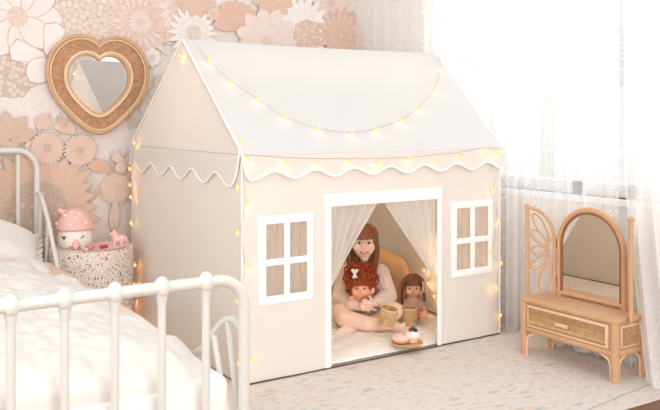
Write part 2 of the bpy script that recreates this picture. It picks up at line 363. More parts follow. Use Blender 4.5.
# wallpaper: the printed flowers are flat pieces on the back wall
PAL = ['E6D9D1', 'F0E4DE', 'E8D1C5', 'DFB8A2', 'D8A388', 'D8A98C', 'C9A48C', 'E0C6B2', 'B98D78', 'D9CDC4', 'F4ECE6', 'BF8F78', 'B7A08E']
def paper_mat(i, h):
    return plain('paper_'+str(i), h, .75, bump=.1, bscale=120, var=.05, vscale=18)
def soft(h, k=.38, base='E2D8CE'):
    return ''.join('%02X' % round(int(h[i:i+2], 16)*(1-k)+int(base[i:i+2], 16)*k) for i in (0, 2, 4))
PM = [paper_mat(i, soft(h)) for i, h in enumerate(PAL)]
wp = MB(); wp.box((XL, YW, 0), (XW+.14, YW+.1, 2.5)); LAY = [0]
def poly(pts, mi):
    LAY[0] += 1; y = YW-.0002-LAY[0]*5e-6; wp.m = mi
    wp.add([(x, y, z) for x, z in pts], [tuple(range(len(pts)))])
def petal(cx, cz, ang, r0, r1, w, fill, line, kind='round', veins=2):
    ca, sa = math.cos(ang), math.sin(ang)
    def T(u, v): return (cx+ca*u-sa*v, cz+sa*u+ca*v)
    def outline(gr):
        out = []; n = 9
        for s_ in (1, -1):
            rng = range(n+1) if s_ == 1 else range(n-1, 0, -1)
            for i in rng:
                t = i/n; u = r0+(r1-r0)*t
                if kind == 'round': wd = w*(math.sin(PI*min(1, t*.93+.07)**1.15)**.6)
                elif kind == 'point': wd = w*math.sin(PI*t**.8)**.9
                else: wd = w*(.35+.65*t)*(1 if t < .8 else math.sqrt(max(0, 1-((t-.8)/.2)**2)))
                out.append(T(u+(gr if t > .5 else -gr*.3), s_*(wd+gr)))
        return out
    g = max(.0013, w*.07)
    poly(outline(g), line); poly(outline(0), fill)
    LAY[0] += 1; y = YW-.0002-LAY[0]*5e-6; wp.m = line
    veins = veins+2 if veins else 0
    for q in range(veins):
        v = (q-(veins-1)/2)*w*1.25/max(1, veins-1); L_ = .82-.12*abs(q-(veins-1)/2)
        a = T(r0+(r1-r0)*.12, v*.3-.0006); b_ = T(r0+(r1-r0)*L_, v); c = T(r0+(r1-r0)*.12, v*.3+.0006)
        wp.add([(p[0], y, p[1]) for p in (a, b_, c)], [(0, 1, 2)])
def disc(cx, cz, r, mi, n=16, sq=1):
    poly([(cx+r*math.cos(2*PI*i/n), cz+sq*r*math.sin(2*PI*i/n)) for i in range(n)], mi)
def dots(cx, cz, R, r, n, mis):
    for i in range(n):
        rr = R*math.sqrt((i+.5)/n); a = i*2.39996
        disc(cx+rr*math.cos(a), cz+rr*math.sin(a), r, mis[i % len(mis)], 7)
def flower(px, py, Rpx, n, fill, line, kind='round', rings=1, center=None, cr=.22, w=None, rot=0, fill2=None, veins=2, arc=(0, 2*PI)):
    c = at(px, py, 'y', YW); R = Rpx*.0053; cx, cz = c.x, c.z
    for k in range(rings):
        Rk = R*(1-k*.82/rings); nn = max(5, n-k)
        for i in range(nn):
            a = arc[0]+rot+(arc[1]-arc[0])*(i+.5*(k % 2))/nn
            ww = (w or .85*PI/n)*Rk*random.uniform(.9, 1.1)
            petal(cx, cz, a, Rk*.08, Rk*random.uniform(.93, 1.04), ww, fill if (k % 2 == 0 or fill2 is None) else fill2, line, kind, veins)
    if center is not None:
        disc(cx, cz, R*cr*1.06, line); disc(cx, cz, R*cr, center); dots(cx, cz, R*cr*.9, R*cr*.1, 26, [line, 7])
def seedhead(px, py, Rpx, fills, line, n=70):
    c = at(px, py, 'y', YW); R = Rpx*.0053; disc(c.x, c.z, R, line, 24)
    for i in range(n):
        rr = R*math.sqrt((i+.5)/n); a = i*2.39996; x, z = c.x+rr*math.cos(a), c.z+rr*math.sin(a); s_ = R*1.05/math.sqrt(n)
        disc(x, z, s_*1.1, line, 9); disc(x, z, s_*.9, fills[i % len(fills)], 9)
def leaf(px, py, ang, lpx, wpx, fill, line, veins=5):
    c = at(px, py, 'y', YW); petal(c.x, c.z, ang, 0, lpx*.0053, wpx*.0053, fill, line, 'point', veins)
def grass(px, py, ang, n, lpx, mi, spread=1.2):
    c = at(px, py, 'y', YW)
    for i in range(n):
        a = ang+spread*((i+.5)/n-.5)+random.uniform(-.05, .05); petal(c.x, c.z, a, 0, lpx*.0053*random.uniform(.7, 1.05), .006, mi, 9, 'point', 0)
def butterfly(px, py, s_, fl, ang=0):
    c = at(px, py, 'y', YW); k = s_*.0053
    for sgn in (1, -1):
        petal(c.x, c.z, ang+PI/2-sgn*.75, 0, k*1.15, k*.36, fl, 8, 'fan', 6); petal(c.x, c.z, ang+PI/2-sgn*1.9, 0, k*.85, k*.36, fl, 8, 'round', 5)
    petal(c.x, c.z, ang+PI/2, -k*.3, k*.35, k*.06, 12, 12, 'point', 0)
# background sprays first, then blossoms, back to front
for x, y, a, n, l in ((12, 160, 2.0, 9, 40), (25, 185, 1.2, 8, 46), (60, 100, 2.6, 9, 46), (100, 190, 1.0, 9, 44), (28, 95, 2.2, 10, 50), (150, 80, 1.2, 9, 34), (90, 170, .4, 7, 40), (140, 110, 2.2, 8, 40), (15, 120, .9, 8, 44), (215, 40, 2.0, 8, 40), (290, 30, 1.2, 9, 45), (-30, 100, 1, 10, 50)): grass(x, y, a, n, l, 10)
for x, y, a, n, l in ((5, 165, 1.9, 12, 34), (22, 170, 1.3, 12, 34), (72, 112, 2.6, 12, 40), (108, 176, 1.2, 12, 34), (125, 200, .9, 12, 30), (88, 205, 1.4, 12, 34), (150, 70, 1.8, 10, 26), (128, 130, 1.0, 12, 30)):
    c_ = at(x, y, 'y', YW)
    for i in range(n): petal(c_.x, c_.z, a+1.5*((i+.5)/n-.5), 0, l*.0053*random.uniform(.6, 1.05), .0016, 12 if i % 2 else 6, 9, 'point', 0)
flower(15, 108, 36, 12, 1, 9, 'round', 1, 10, .2)
flower(60, 90, 30, 14, 1, 9, 'point', 1, 9, .2)
flower(-40, 60, 50, 14, 2, 6, 'round', 2, 7, .2)
flower(-60, 180, 60, 18, 3, 11, 'point', 3, 5, .2)
seedhead(90, 16, 33, [7, 2, 7], 6, 90)
seedhead(10, 72, 24, [7, 6, 7], 12, 70)
flower(140, 22, 44, 22, 2, 11, 'point', 5, 3, .08, veins=1, fill2=3, w=.11)
flower(17, 17, 44, 9, 1, 6, 'round', 1, 7, .2, w=.30, veins=4)
flower(152, 58, 10, 8, 10, 6, 'round', 1, 7, .3); flower(161, 82, 9, 7, 7, 6, 'round', 1, 6, .3)
leaf(148, 95, .4, 18, 5, 7, 6); leaf(143, 115, 1.4, 16, 5, 7, 6); leaf(135, 60, 2, 18, 5, 7, 6)
butterfly(48, 60, 32, 10, .55)
flower(182, 12, 38, 15, 3, 11, 'round', 3, 3, .1, fill2=2)
flower(330, 2, 28, 14, 7, 6, 'round', 2, 6, .2)
flower(300, 30, 44, 20, 10, 9, 'point', 2, 7, .12)
flower(272, -6, 30, 14, 5, 8, 'round', 2, 6, .22)
flower(193, 33, 32, 20, 10, 12, 'point', 2, 7, .24, w=.10)
flower(195, -6, 26, 14, 5, 11, 'round', 3, 3, .12)
flower(236, 30, 32, 11, 4, 8, 'fan', 2, None, .1, arc=(.2, 3.3), w=.14, veins=4)
seedhead(306, 36, 18, [5, 7, 5], 6, 60)
flower(340, 36, 36, 18, 4, 11, 'point', 5, 3, .08, veins=1, fill2=3, w=.13)
flower(265, 42, 40, 11, 2, 3, 'round', 2, 3, .15, w=.24, veins=3)
flower(212, 14, 8, 7, 3, 11, 'round', 1, 6, .3)
flower(10, 140, 10, 5, 6, 8, 'round', 1)
for a in (.2, .9, 1.7, 2.4): leaf(8, 138, a, 26, 7, 6, 8, 5)
flower(42, 122, 8, 6, 3, 11, 'round', 2, 3, .4)
flower(63, 131, 11, 6, 3, 11, 'fan', 2, 5, .3, arc=(.1, 2.9))
leaf(66, 128, 2.2, 14, 4, 6, 8)
flower(97, 172, 13, 8, 4, 8, 'fan', 2, None, arc=(.3, 2.6), w=.3)
flower(115, 188, 18, 34, 7, 3, 'point', 3, 3, .25, veins=0, w=.08)
flower(62, 166, 6, 5, 3, 11, 'round', 1)
flower(30, 146, 6, 6, 3, 11, 'round', 1)
flower(36, 210, 62, 30, 5, 12, 'point', 2, 12, .44, w=.14, veins=2)
c = at(36, 210, 'y', YW); dots(c.x, c.z, .143, .0058, 330, [11, 6, 4, 8]); dots(c.x, c.z, .03, .007, 14, [8, 6])
flower(46, 148, 17, 24, 3, 8, 'round', 1, 8, .22, w=.13, veins=1)
flower(79, 150, 17, 24, 3, 8, 'round', 1, 8, .22, w=.13, veins=1)
butterfly(125, 164, 15, 7, .2)
leaf(112, 232, 1.5, 34, 5, 7, 6)
struct(wp.build('wall_back', PM, smooth=False))
struct(MB().box((XL, YW-.015, 0), (XW, YW, .08), .004).build('baseboard_back', M['frame'], smooth=False))
struct(MB().box((XW-.015, -4.6, 0), (XW, YW-.015, .08), .004).build('baseboard_right', M['frame'], smooth=False))

# rug
rug = MB()
def rugf(u, v):
    x = -1.0+u*2.57; y = -.985+v*2.2
    return (x, y+.004*math.sin(x*9), .003+.0008*noise.noise((x*6, y*6, 0)))
rug.grid(rugf, 80, 70)
tag(rug.build('rug', M['rug'], solid=.003), 'pale leaf-patterned rug covering the floor under the playhouse', 'rug')

# palm outside the window
pl = thing('palm_plant', 'pale feathery palm outside behind the lace curtains', 'plant', (2.6, .75, 0))
pb = Vector((2.6, .75, 1.15))
under(MB().tube([(2.6, .75, 0), (2.59, .76, .6), pb], [.06, .05, .045], 10).build('trunk', M['palm']), pl)
for k, (a, el) in enumerate(((2.4, .9), (1.2, .8), (3.6, .7), (-1.2, .9), (-2.0, .6), (-.4, .7), (.5, 1.1), (3.0, 1.25), (-1.6, 1.2))):
    f = MB(); d = Vector((math.cos(a), math.sin(a), 0)); pts = []
    for i in range(15):
        t = i/14; pts.append(pb+d*(.75*t*math.cos(el*.6))+Vector((0, 0, .85*t*math.sin(el)-.35*t*t)))
    f.tube(pts, [.008*(1-.8*i/14) for i in range(15)], 6)
    sd = d.cross(UP)
    for i in range(2, 15):
        for s_ in (1, -1):
            q = pts[i]; l = .28*math.sin(PI*(i/16))+.04; tip = q+sd*s_*l*.8+d*l*.5-UP*l*.25; wv = d*.012
            f.add([q-wv, q+wv, tip, (q+tip)/2+UP*.012], [(0, 1, 3), (1, 2, 3), (2, 0, 3)])
    under(f.build('frond', M['palm']), pl)

# ------------------------------------------------------------------ playhouse
HL, HD, HE, RY, RZ, RX0, RX1 = 1.41, 1.248, .92, .552, 1.418, -.012, 1.468
ph = thing('playhouse', 'cream fabric playhouse with white roof, scalloped valance and curtained doorway', 'playhouse', (0, 0, 0))
def cells(x0, x1, z0, z1, holes, fn, m, step=.06):
    xs = sorted(set([x0, x1]+[h[i] for h in holes for i in (0, 1)])); zs = sorted(set([z0, z1]+[h[i] for h in holes for i in (2, 3)]))
    def fine(a):
        o = [a[0]]
        for p, q in zip(a, a[1:]):
            k = max(1, round((q-p)/step)); o += [p+(q-p)*i/k for i in range(1, k+1)]
        return o
    xs = fine(xs); zs = fine(zs); idx = {}
    vs = []; fs = []
    def vid(i, j):
        if (i, j) not in idx: idx[(i, j)] = len(vs); vs.append(fn(xs[i], zs[j]))
        return idx[(i, j)]
    for i in range(len(xs)-1):
        for j in range(len(zs)-1):
            cx, cz = (xs[i]+xs[i+1])/2, (zs[j]+zs[j+1])/2
            if any(h[0] < cx < h[1] and h[2] < cz < h[3] for h in holes): continue
            fs.append((vid(i, j), vid(i+1, j), vid(i+1, j+1), vid(i, j+1)))
    m.add(vs, fs)
DOOR = (.418, 1.012, .012, .690); WL = (.105, .304, .345, .640); WR = (1.125, 1.334, .345, .640)
def rip(x, z): return .004*noise.noise((x*5, z*5, 3))
fw_ = MB(); cells(0, HL, .012, HE, [DOOR, WL, WR], lambda x, z: (x, rip(x, z), z), fw_)
fw_.build('front_wall', M['cloth'], ph, solid=.003)
bw_ = MB(); cells(0, HL, .012, HE, [], lambda x, z: (x, HD, z), bw_); bw_.build('rear_wall', M['cloth'], ph, solid=.003)
for X, AX in ((0, RX0), (HL, RX1)):
    g = MB()
    def gf(u, v):   # v up: wall then gable
        if v <= .6: z = .012+(HE-.012)*v/.6; return (X+rip(u*2, z+X), u*HD, z)
        t = (v-.6)/.4; y0, y1 = RY*t, HD+(RY-HD)*t; return (X+(AX-X)*t+rip(u*2, t)*(1-t), y0+(y1-y0)*u, HE+(RZ-HE)*t)
    g.grid(gf, 20, 30); g.build('side_wall', M['cloth'], ph, solid=.003)
    sm_ = MB().tube([(X+(-.003 if X == 0 else .003), 0, HE), (X+(-.003 if X == 0 else .003), HD, HE)], .0022, 6); sm_.build('seam', M['seam'], ph)
ov = .018
rf = MB()
def roofA(u, v):
    e = Vector((-.006+(HL+.012)*u, -ov, HE-.004)); a = Vector((RX0+(RX1-RX0)*u, RY, RZ)); s_ = -.012*math.sin(PI*u)*math.sin(PI*v)
    return e.lerp(a, v)+Vector((0, -s_*.5, s_-.006*math.sin(PI*u)*v))
def roofB(u, v):
    e = Vector((-.006+(HL+.012)*u, HD+ov, HE-.004)); a = Vector((RX0+(RX1-RX0)*u, RY, RZ)); return e.lerp(a, v)-Vector((0, 0, .006*math.sin(PI*u)*v))
rf.grid(roofA, 24, 12); rf.build('roof_panel', M['roofcloth'], ph, solid=.004)
rf = MB(); rf.grid(roofB, 24, 12); rf.build('roof_panel', M['roofcloth'], ph, solid=.004)
# scalloped valances with corded edge
def wave_front(x):
    k = (x-.04)/.195; base = .8355+.0155*math.cos(2*PI*k+PI)
    if x < .035: base += (.92-.82)*(1-max(0, x+.01)/.045)**3
    return base
def wave_gable(y):
    k = (y-.092)/.247; base = .815+.025*math.cos(2*PI*k+PI)
    if y < .085: base += (.92-.79)*(1-max(0, y+.01)/.095)**3
    return base
for nm, fn, mk in (('front_valance', wave_front, lambda s, z: (s, -.017-.02*(.92-z), z)), ('rear_valance', wave_front, lambda s, z: (s, HD+.017+.02*(.92-z), z))):
    v_ = MB(); n = 150
    v_.grid(lambda u, v: mk(-.008+(HL+.016)*u, .916+(fn(-.008+(HL+.016)*u)-.916)*v), n, 4); vo_ = v_.build(nm, M['cloth'], ph, solid=.003)
    MB().tube([mk(-.008+(HL+.016)*i/n, fn(-.008+(HL+.016)*i/n)) for i in range(n+1)], .0052, 8).build('corded_edge', M['pipe'], vo_)
for sx, X in ((-1, -.008), (1, HL+.008)):
    v_ = MB(); n = 150; mk = lambda s, z: (X+sx*(.003+.006*(.92-z)), s, z)
    v_.grid(lambda u, v: mk(-.008+(HD+.016)*u, .918+(wave_gable(-.008+(HD+.016)*u)-.918)*v), n, 4); vo_ = v_.build('gable_valance', M['cloth'], ph, solid=.003)
    MB().tube([mk(-.008+(HD+.016)*i/n, wave_gable(-.008+(HD+.016)*i/n)) for i in range(n+1)], .0045, 8).build('corded_edge', M['pipe'], vo_)
# piping on roof edges and corner seams
for X, AX in ((-.004, RX0-.004), (HL+.004, RX1+.004)):
    pp = MB(); pp.tube([(X, -ov, HE), (AX, RY, RZ)], .0045, 8); pp.tube([(X, HD+ov, HE), (AX, RY, RZ)], .0045, 8); pp.build('roof_piping', M['pipe'], ph)
for X in (0, HL):
    for Y in (0, HD): MB().tube([(X, Y, .012), (X, Y, HE)], .004, 8).build('corner_seam', M['pipe'], ph)
MB().tube([(0, 0, .0095), (HL, 0, .0095), (HL, HD, .0095), (0, HD, .0095)], .0038, 6, closed=True).build('base_shade_line', M['dark'], ph)  # dark tube standing in for the contact shadow along the base
# inner pole frame
for X in (.015, HL-.015):
    for Y in (.015, HD-.015): MB().tube([(X, Y, .01), (X, Y, HE-.01)], .009, 8).build('frame_pole', M['wood'], ph)
# door frame ribbon
df = MB(); df.box((.386, -.008, .690), (1.036, .004, .742), .003); df.box((.392, -.007, .012), (.420, .004, .692), .003); df.box((1.010, -.007, .012), (1.032, .004, .692), .003)
df.build('door_trim', M['trim'], ph)
for (a, b, c, d), (x0, x1, z0, z1) in ((WL, (.070, .332, .315, .670)), (WR, (1.092, 1.360, .315, .668))):
    f = MB(); f.box((x0, -.008, d-.002), (x1, .004, z1), .003); f.box((x0+.004, -.008, z0), (x1-.004, .004, c+.002), .003)
    f.box((x0+.004, -.007, c), (a+.002, .004, d), .003); f.box((b-.002, -.007, c), (x1-.004, .004, d), .003)
    mx_, mz_ = (a+b)/2, (c+d)/2-.01; f.box((mx_-.013, -.006, c), (mx_+.013, .003, d), .002); f.box((a, -.0065, mz_-.013), (b, .0035, mz_+.013), .002)
    fo = f.build('window_trim', M['trim'], ph)
    nt_ = MB(); sd_ = random.random()*9
    nt_.grid(lambda u, v: (a-.005+(b-a+.01)*u, .014+.007*math.sin(u*34+sd_+2.2*math.sin(v*3))*(.6+.4*v), c-.005+(d-c+.01)*v), 60, 14)
    nt_.build('window_net', M['winnet'], ph)
# sheer door curtains, swept aside
def dcurt(x_in_top, x_out, prof, seed):
    """prof(v): inner edge x at height fraction v (0 bottom, 1 top)"""
    def f(u, v):
        xi = prof(v); x = x_out+(xi-x_out)*u; z = .345+(.702-.345)*v
        z -= (1-v)**2*.06*u*0
        amp = .014*(.35+.65*v) if abs(xi-x_out) > .06 else .010
        return (x, .022+.004*(1-v)+amp*math.sin(u*31+seed+1.5*math.sin(v*2.2)), z)
    return f
c1 = MB(); c1.grid(dcurt(.72, .424, lambda v: .436+.272*v**1.05 if v > 0 else .436, 1), 70, 26); c1.build('door_curtain', M['net'], ph)
c1 = MB(); c1.grid(dcurt(.66, 1.010, lambda v: .998-.300*(max(v, 0))**.95, 4), 80, 26); c1.build('door_curtain', M['net'], ph)
# ------------------------------------------------------------------ things in the playhouse
mt = MB()
def matf(u, v):
    x = .05+1.30*u; y = .03+1.17*v; e = min(u, 1-u, v, 1-v)
    return (x, y, .010+.022*min(1, e*14)**.5+.007*abs(math.sin(x*26+y*12))*abs(math.sin(y*26-x*12))*min(1, e*10)+.003*noise.noise((x*40, y*40, 0)))
mt.grid(matf, 110, 100)
mt.box((.06, .04, .0095), (1.34, 1.19, .0115))
tag(mt.build('plush_mat', M['plush']), 'white quilted plush mat lining the floor inside the playhouse', 'mat')
MT = .034
cu = MB(); cc = Vector((1.285, .70, .172))
def cuf(u, v):
    a, b = (u-.5)*2, (v-.5)*2; return a, b
for sgn in (1, -1):
    def f_(u, v):
        a, b = (u-.5)*2, (v-.5)*2; pu = (1-a**4)**.5*(1-b**4)**.5; k = 1-.06*(a*a*b*b)
        return cc+Vector((a*.19*k, sgn*.065*pu, b*.155*k)).copy()
    cu.grid(lambda u, v: tuple((Matrix.Rotation(1.32, 3, 'Z') @ Matrix.Rotation(-.22, 3, 'X') @ Vector(f_(u, v)-cc))+cc), 18, 18)
tag(cu.build('floor_cushion', M['cushion'], remesh=.008, sm=4), 'tan cushion leaning at the back of the playhouse behind the dolls', 'cushion')

# ---- the seated child
K = .0052
def blob(caps, vox=.0035): 
    m = MB()
    for a, b, ra, rb in caps: m.cap(a, b, ra*K, rb*K)
    return m
g = thing('person', 'smiling child in oatmeal knit sweater sitting cross-legged in the playhouse doorway, hugging a doll', 'person', tuple(P(362, 300, 4.22).xy)+(MT,))
body = [
 # head
 (P(362.6, 239, 4.185), P(362.6, 241, 4.175), 14, 13.5), (P(363.6, 249, 4.135), P(364.3, 254.5, 4.126), 9.0, 5.6), (P(364.6, 256, 4.118), P(364.6, 257.6, 4.116), 4.4, 4.2),
 (P(358.2, 247.2, 4.114), P(359.6, 250.5, 4.114), 5.2, 4.4), (P(369.6, 247.2, 4.114), P(368.8, 250.5, 4.114), 5.2, 4.4), (P(363.8, 243.5, 4.105), P(364.4, 247.6, 4.066), 1.4, 1.9),
 (P(364.4, 252.6, 4.096), P(364.5, 254.4, 4.098), 3.2, 2.8),
 (P(375.4, 245.5, 4.18), P(375.8, 248, 4.18), 2.4, 1.8), (P(350.4, 245.5, 4.18), P(350.2, 248, 4.18), 2.4, 1.8),
 (P(363.5, 256, 4.20), P(363.5, 268, 4.225), 6.5, 7.5),
 # torso core under the sweater
 (P(363, 274, 4.235), P(362, 308, 4.24), 13, 15), (P(350, 272, 4.235), P(377, 272, 4.235), 8, 8),
 # arms under the sleeves
 (P(346, 275, 4.22), P(341, 299, 4.13), 6, 5), (P(341, 299, 4.13), P(357, 306, 4.0), 5, 3.6), (P(357, 306, 4.0), P(363, 307, 3.965), 3.6, 3.9),
 (P(380, 274, 4.22), P(387, 298, 4.12), 6, 5), (P(387, 298, 4.12), P(374, 303, 4.0), 5, 3.6), (P(374, 303, 4.0), P(369, 305, 3.97), 3.6, 3.9),
 # legs: thighs out to the knees, shins crossing, feet
 (P(352, 308, 4.2), P(340, 312, 4.02), 11.5, 8.6), (P(340, 312, 4.02), P(344, 318, 3.975), 8.6, 8.2), (P(344, 318, 3.975), P(366, 323.5, 3.93), 8.2, 7.2), (P(366, 323.5, 3.93), P(390, 325.5, 3.915), 7.2, 4.6), (P(390, 325.5, 3.915), P(396, 326.5, 3.90), 4.6, 4.4), (P(395, 327, 3.90), P(402.5, 326.5, 3.885), 3.9, 3.0),
 (P(374, 308, 4.2), P(394, 311, 4.03), 11.5, 8.8), (P(394, 311, 4.03), P(388, 317, 4.005), 8.8, 8.0), (P(388, 317, 4.005), P(360, 327, 3.98), 8.0, 6.0), (P(360, 327, 3.98), P(345, 330, 3.945), 6.0, 4.6), (P(345, 330, 3.945), P(340, 333.5, 3.92), 4.6, 4.2), (P(340, 333.5, 3.92), P(338.6, 337.8, 3.90), 4.0, 3.2)]
# toes
for q in range(5):
    s_ = q/4
    body.append((P(337+1.2*q, 337.4+.3*q, 3.896), P(336.4+1.35*q, 340.0+.1*q-.5*abs(q-1), 3.889), 1.5, 1.25 if q else 1.5))
    body.append((P(401.5, 324.6+1.1*q, 3.885), P(404.2-.35*q, 323.6+1.35*q, 3.880), 1.4, 1.15 if q else 1.4))
# hands: four fingers and a thumb each, folded across the doll
for k in range(4):
    L_ = (4.6, 5.4, 5.1, 4.0)[k]
    a = P(365.0, 304.6+1.85*k, 3.955); b = P(365.0+L_*.55, 304.2+1.9*k, 3.942); c = P(365.0+L_, 305.4+1.9*k, 3.952)
    body += [(P(362, 306.2+.6*k, 3.965), a, 1.5, 1.35), (a, b, 1.3, 1.2), (b, c, 1.2, 1.0)]
    a = P(367.5, 301.2+1.75*k*.9, 3.958); b = P(367.5-L_*.5, 300.0+1.75*k*.9, 3.945); c = P(367.5-L_*.95, 300.6+1.8*k*.9, 3.952)
    if k < 3: body += [(P(370, 303+.6*k, 3.968), a, 1.5, 1.35), (a, b, 1.3, 1.2), (b, c, 1.2, 1.0)]
    else: body += [(P(370, 305, 3.968), P(372.5, 309.5, 3.955), 1.5, 1.3), (P(372.5, 309.5, 3.955), P(376, 310.5, 3.94), 1.25, 1.0)]
body += [(P(361, 304, 3.965), P(364, 301.4, 3.952), 1.6, 1.3), (P(364, 301.4, 3.952), P(366.8, 300.8, 3.948), 1.25, 1.05),
         (P(371, 302, 3.97), P(371, 298.6, 3.958), 1.6, 1.3), (P(371, 298.6, 3.958), P(369.2, 296.6, 3.952), 1.25, 1.05)]
bo = under(blob(body).build('body', M['skin'], remesh=.0022, sm=5), g)
# face
def onface(px, py, d): return P(px, py, d)
def disk_eye(px, py, d, rx, ry, mat, nm, par, root): 
    return under(MB().sph(P(px, py, d), (1, 1, 1), 12, 8).build(nm, mat), root)
ROTV = Matrix((RT, -FW, UP)).transposed()      # columns: picture right, towards viewer, up
def ball(px, py, d, rx, ry, rz, mat, nm, root, rot=None):
    return under(MB().sph(P(px, py, d), (rx*K, ry*K, rz*K), 14, 9, rot or ROTV).build(nm, mat), root)
for ex in (359.4, 369.0):
    ball(ex, 243.2, 4.093, 2.15, 1.0, 1.25, M['eyewhite'], 'eye', g); ball(ex+.1, 243.2, 4.0885, 1.15, .6, 1.15, M['eyedark'], 'iris', g)
    under(MB().tube(smooth_path([P(ex-2.3, 243.0, 4.088), P(ex, 241.7, 4.0855), P(ex+2.3, 242.8, 4.088)], 4), .32*K, 6).build('eyelid', M['brow']), g)
under(MB().tube(smooth_path([P(360.6, 251.4, 4.069), P(362.4, 252.2, 4.069), P(364.5, 252.5, 4.069), P(366.6, 252.1, 4.069), P(368.3, 251.2, 4.070)], 4), [.3*K]+[.62*K]*15+[.5*K, .3*K][:1], 8).build('upper_lip', M['lip']), g) if False else None
lipu = smooth_path([P(360.2, 251.3, 4.0705), P(362.4, 252.0, 4.0665), P(364.5, 252.3, 4.0655), P(366.6, 251.9, 4.0665), P(368.6, 251.0, 4.0705)], 4)
lipl = smooth_path([P(360.2, 251.4, 4.0705), P(362.6, 253.4, 4.0675), P(364.5, 254.0, 4.067), P(366.4, 253.3, 4.0675), P(368.6, 251.1, 4.0705)], 4)
lm_ = MB(); lm_.tube(lipu, .34*K, 8); lm_.tube(lipl, .5*K, 8); under(lm_.build('lips', M['lip']), g)
tm = MB(); tm.add(lipu+lipl[::-1], [tuple(range(len(lipu)+len(lipl)))]); under(tm.build('teeth', M['teeth'], smooth=False), g)
# hair: fringe and long straight sides
def strand(m, pts, r0, r1=None):
    q = smooth_path(pts, 5); n = len(q); r1 = r0*.5 if r1 is None else r1
    m.tube(q, [r0*K+(r1-r0)*K*i/(n-1) for i in range(n)], 6, flat=.6)
hm = MB()
hm.sph(P(362.6, 237.6, 4.195), (15.6*K, 14.5*K, 14.4*K), 22, 14, ROTV)
hairb = MB()
hairb.sph(P(362.6, 237.6, 4.20), (15.9*K, 14.0*K, 14.6*K), 22, 14, ROTV)
for s_ in (-1, 1):
    for k in range(16):
        t = k/15; x0 = 362.6+s_*(12.0+2.6*math.sin(PI*t)); d0 = 4.135+.10*t
        ln = 272-6*t+random.uniform(-2, 2)
        strand(hairb, [P(362.6+s_*6, 224.5, 4.17+.05*t), P(x0-s_*.6, 231, d0), P(x0+s_*.9, 246, d0-.004), P(x0+s_*random.uniform(.2, 1.4), 260, d0+.006), P(x0+s_*random.uniform(-1.4, .8), ln, d0+.015)], 2.0, .8)
for k in range(34):
    t = k/33; x = 351+23.4*t
    strand(hairb, [P(362.6+(x-362.6)*.35, 224.0, 4.16), P(362.6+(x-362.6)*.8, 230, 4.112+.0028*abs(x-362.6)), P(x, 236, 4.098+.0009*(x-362.6)**2*.28), P(x+random.uniform(-.4, .4), 240.0-.012*(x-362.6)**2+random.uniform(-.5, .5), 4.094+.0009*(x-362.6)**2*.28)], 1.2, .6)
for x, s_ in ((353.0, -1), (355.4, -1), (357.6, -1), (359.6, -1), (368.6, 1), (370.6, 1), (372.8, 1), (375.0, 1), (377.0, 1)):
    strand(hairb, [P(x+s_*1.2, 246, 4.165), P(x+s_*.8, 256, 4.165), P(x, 264, 4.14), P(x-s_*1.0, 272, 4.125), P(x-s_*.5, 277, 4.13)], 2.2, 1.0)
under(hairb.build('hair', M['hair']), g)
# clothes: loose knit sweater and rompers hem
sw = [(P(363, 268, 4.235), P(362, 290, 4.235), 15, 17), (P(362, 290, 4.235), P(362, 310, 4.22), 17, 19), (P(352, 271, 4.235), P(374, 271, 4.235), 9.5, 9.5),
      (P(347, 274, 4.22), P(340, 298, 4.12), 9.5, 9.2), (P(340, 298, 4.12), P(352, 304.5, 4.02), 9.0, 6.6), (P(352, 304.5, 4.02), P(357.5, 306.3, 3.995), 5.2, 4.6),
      (P(380, 273, 4.22), P(388, 296, 4.11), 9.5, 9.2), (P(388, 296, 4.11), P(378, 301, 4.02), 9.0, 6.4), (P(378, 301, 4.02), P(374, 303, 3.995), 5.0, 4.5),
      (P(354, 308, 4.17), P(349, 309.5, 4.10), 13.0, 11.0), (P(372, 308, 4.17), P(382, 309, 4.10), 13.0, 11.0), (P(362, 311, 4.18), P(364, 312, 4.10), 15, 10)]
so = under(blob(sw).build('sweater', M['knit'], remesh=.0035, sm=4), g)
ck = MB(); ck.tube([P(363.5, 264.6, 4.215)+(RT*math.cos(2*PI*i/20)*8.4+FW*math.sin(2*PI*i/20)*7.5)*K for i in range(20)], 1.5*K, 8, closed=True); under(ck.build('collar', M['knit']), g)

# ---- doll with copper curls held in the child's lap
d1 = thing('doll', 'doll with copper curly hair and white bow held in the child\'s lap', 'doll', tuple(P(361, 300, 4.03)))
DD = 4.02
db = [(P(360.5, 286, DD), P(360.5, 289, DD-.012), 9.2, 9.0), (P(360.5, 297, DD+.02), P(360.5, 303, DD+.03), 6.5, 7), (P(366, 296, DD), P(372.2, 291.4, DD-.035), 2.6, 2.2), (P(372.2, 291.4, DD-.035), P(373, 289.6, DD-.04), 2.4, 2.0),
      (P(354.5, 296, DD), P(350.5, 298.5, DD-.03), 2.6, 2.2), (P(360.6, 289.4, DD-.060), P(360.6, 290, DD-.061), 1.1, 1.1), (P(355.6, 291.4, DD-.034), P(355.8, 291.6, DD-.034), 4, 4), (P(365.4, 291.4, DD-.034), P(365.3, 291.6, DD-.034), 4, 4)]
under(blob(db).build('body', M['dollskin'], remesh=.0025, sm=4), d1)
for k in range(3): pass
for ex in (356.8, 364.4): ball(ex, 288.4, DD-.0555, .95, .5, 1.0, M['eyedark'], 'eye', d1)
ball(360.6, 293.2, DD-.054, 1.5, .6, .6, M['lip'], 'mouth', d1)
dr = blob([(P(360.5, 297.5, DD+.022), P(360.5, 305, DD+.03), 8.2, 8.6)]); under(dr.build('dress', M['dolldress'], remesh=.004, sm=3), d1)
hc = MB(); hc.sph(P(360.8, 276.5, DD+.02), (13.5*K, 11*K, 10*K), 20, 12, ROTV)
